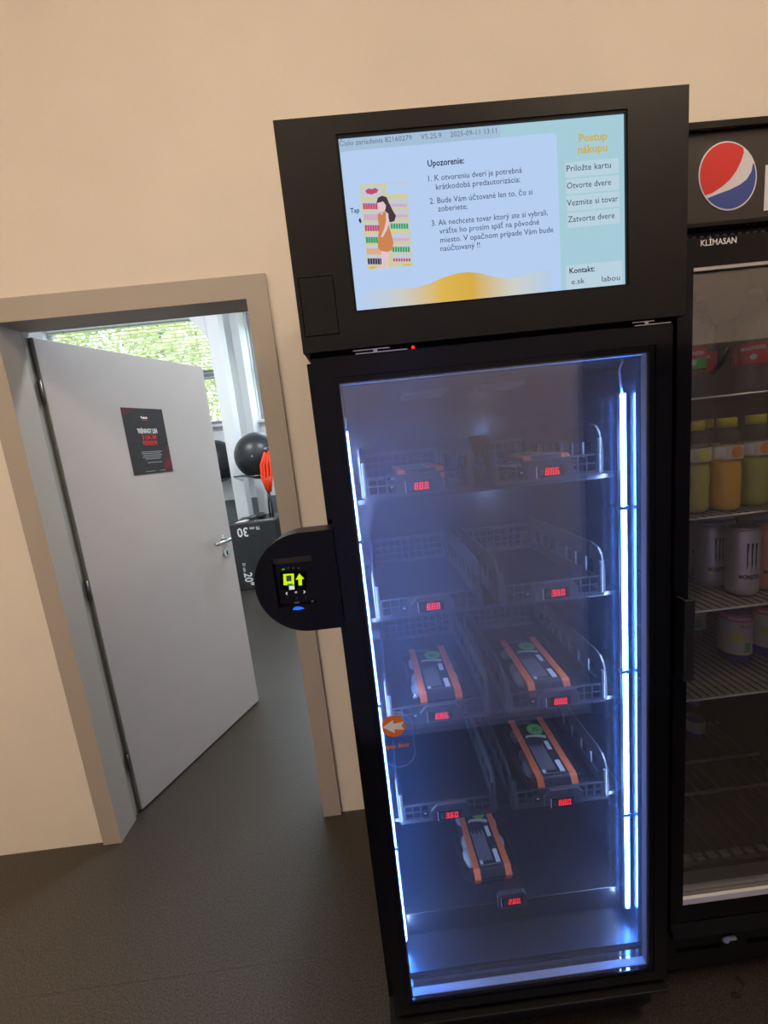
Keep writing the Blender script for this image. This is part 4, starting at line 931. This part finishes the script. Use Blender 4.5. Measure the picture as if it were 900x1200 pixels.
# magnesia water on the glass shelf
wz = SH[0] + .0006 - .002
wb = bottle('water')
spots = [((2.017, -.545, wz), 'clear water bottle with red and green label on the glass shelf'), ((2.105, -.47, wz), 'clear water bottle with red label behind the green labelled bottle'),
         ((2.163, -.545, wz), 'clear water bottle with red label at the front of the glass shelf'), ((2.255, -.50, wz), 'clear water bottle with red label, last along the glass shelf')]
for i, (l, lb) in enumerate(spots):
    o = put(wb, i, l, lb, 'water bottles on the glass shelf', rz=(-20, -40, -38, -40)[i])
o = [c for c in wb.children if c.name.startswith('label_wrap')][0]
MB().lathe([(.0339, .062), (.0339, .083)], seg=24, cap=False).build('label_band', 'label_green', wb, local=True)
# juices
jz = SH[1] + .0002
jb = bottle('juice')
fr = [((PY(813, 540, -.545).x, -.545, jz), 'pale yellow lemon drink bottle with yellow cap, front row', {'fruit_print': 'label_lemon'}),
      ((PY(850, 540, -.553).x, -.553, jz), 'bright orange drink bottle with yellow cap, front row', {'juice': 'juice_orange', 'fruit_print': 'label_orange'}),
      ((PY(884, 535, -.535).x, -.535, jz), 'olive yellow drink bottle with orange fruit label, front row', {'juice': 'juice_olive', 'fruit_print': 'label_orange'}),
      ((2.055, -.455, jz), 'yellow capped drink bottle standing behind the pale yellow one', {}),
      ((2.138, -.450, jz), 'yellow capped drink bottle standing behind the bright orange one', {}),
      ((2.110, -.36, jz), 'yellow capped drink bottle, third row behind the pale yellow one', {}),
      ((2.268, -.52, jz), 'blue capped blue drink bottle beside the olive yellow one', {'cap': 'cap_blue', 'juice': 'cap_blue'})]
for i, (l, lb, m) in enumerate(fr): put(jb, i, l, lb, 'bottled soft drinks on the second shelf', m, (-25, -22, -28, -40, -40, -40, -40)[i]).scale = (.92, .92, 1)
# cans
kz = SH[2] + .0002
kb_ = can()
cs = [(onshelf(868, 694, kz), 'white silver energy drink can with claw mark, front row', {}), (onshelf(831, 684, kz, -.60), 'white silver energy drink can, further back than its neighbour', {}),
      ((2.245, -.52, kz), 'peach coloured energy drink can beside the white silver ones', {'can_body': 'can_peach'}), ((1.977, -.555, kz), 'black and green energy drink can by the door handle', {'can_body': 'can_black', 'claw_mark': 'label_green'}),
      ((2.215, -.42, kz), 'white silver energy drink can behind the front one', {}), ((2.30, -.43, kz), 'white silver energy drink can behind the peach one', {}), ((2.235, -.33, kz), 'white silver energy drink can in the third row', {}), ((2.14, -.36, kz), 'white silver energy drink can in the third row, nearer the vending cooler', {})]
for i, (l, lb, m) in enumerate(cs): put(kb_, i, l, lb, 'energy drink cans on the third shelf', m, (-20, -15, -20, -5, -40, -40, -40, -40)[i])
# plus bottles
pz = SH[3] + .0002
pb = bottle('plus')
ps = [(onshelf(860, 772, pz), 'white labelled magnesium drink bottle with pink band, front row'), ((2.325, -.45, pz), 'white labelled magnesium drink bottle with pink band beside the front one'), ((2.225, -.315, pz), 'white labelled magnesium drink bottle standing further back')]
for i, (l, lb) in enumerate(ps): put(pb, i, l, lb, 'magnesium drinks on the fourth shelf', {}, (-25, -30, -40)[i])
for o in [c for c in C.objects if c.name.startswith('drink_bottle') and c.parent is None]: o.scale = (1, 1, .86)
sb = bottle('small'); put(sb, 0, (2.325, -.215, RZ + .0045), 'small clear bottle with yellow label on the bottom rack', 'x'); del sb['group']

# scraps on the floor
for i, (u, v, lb) in enumerate(((868, 1150, 'small dark scrap on the floor nearer the drinks cooler'), (862, 1167, 'small dark scrap on the floor further from the drinks cooler'))):
    p = PZ(u, v, 0)
    o = MB().sphere((0, 0, 0), .011, 2, (.55, 1.0, .28)).build('floor_scrap', 'debris', None, lb, 'debris', 'scraps on the floor'); o.location = (p.x, p.y, .0026); o.rotation_euler.z = .5 + i
bpy.context.view_layer.update()
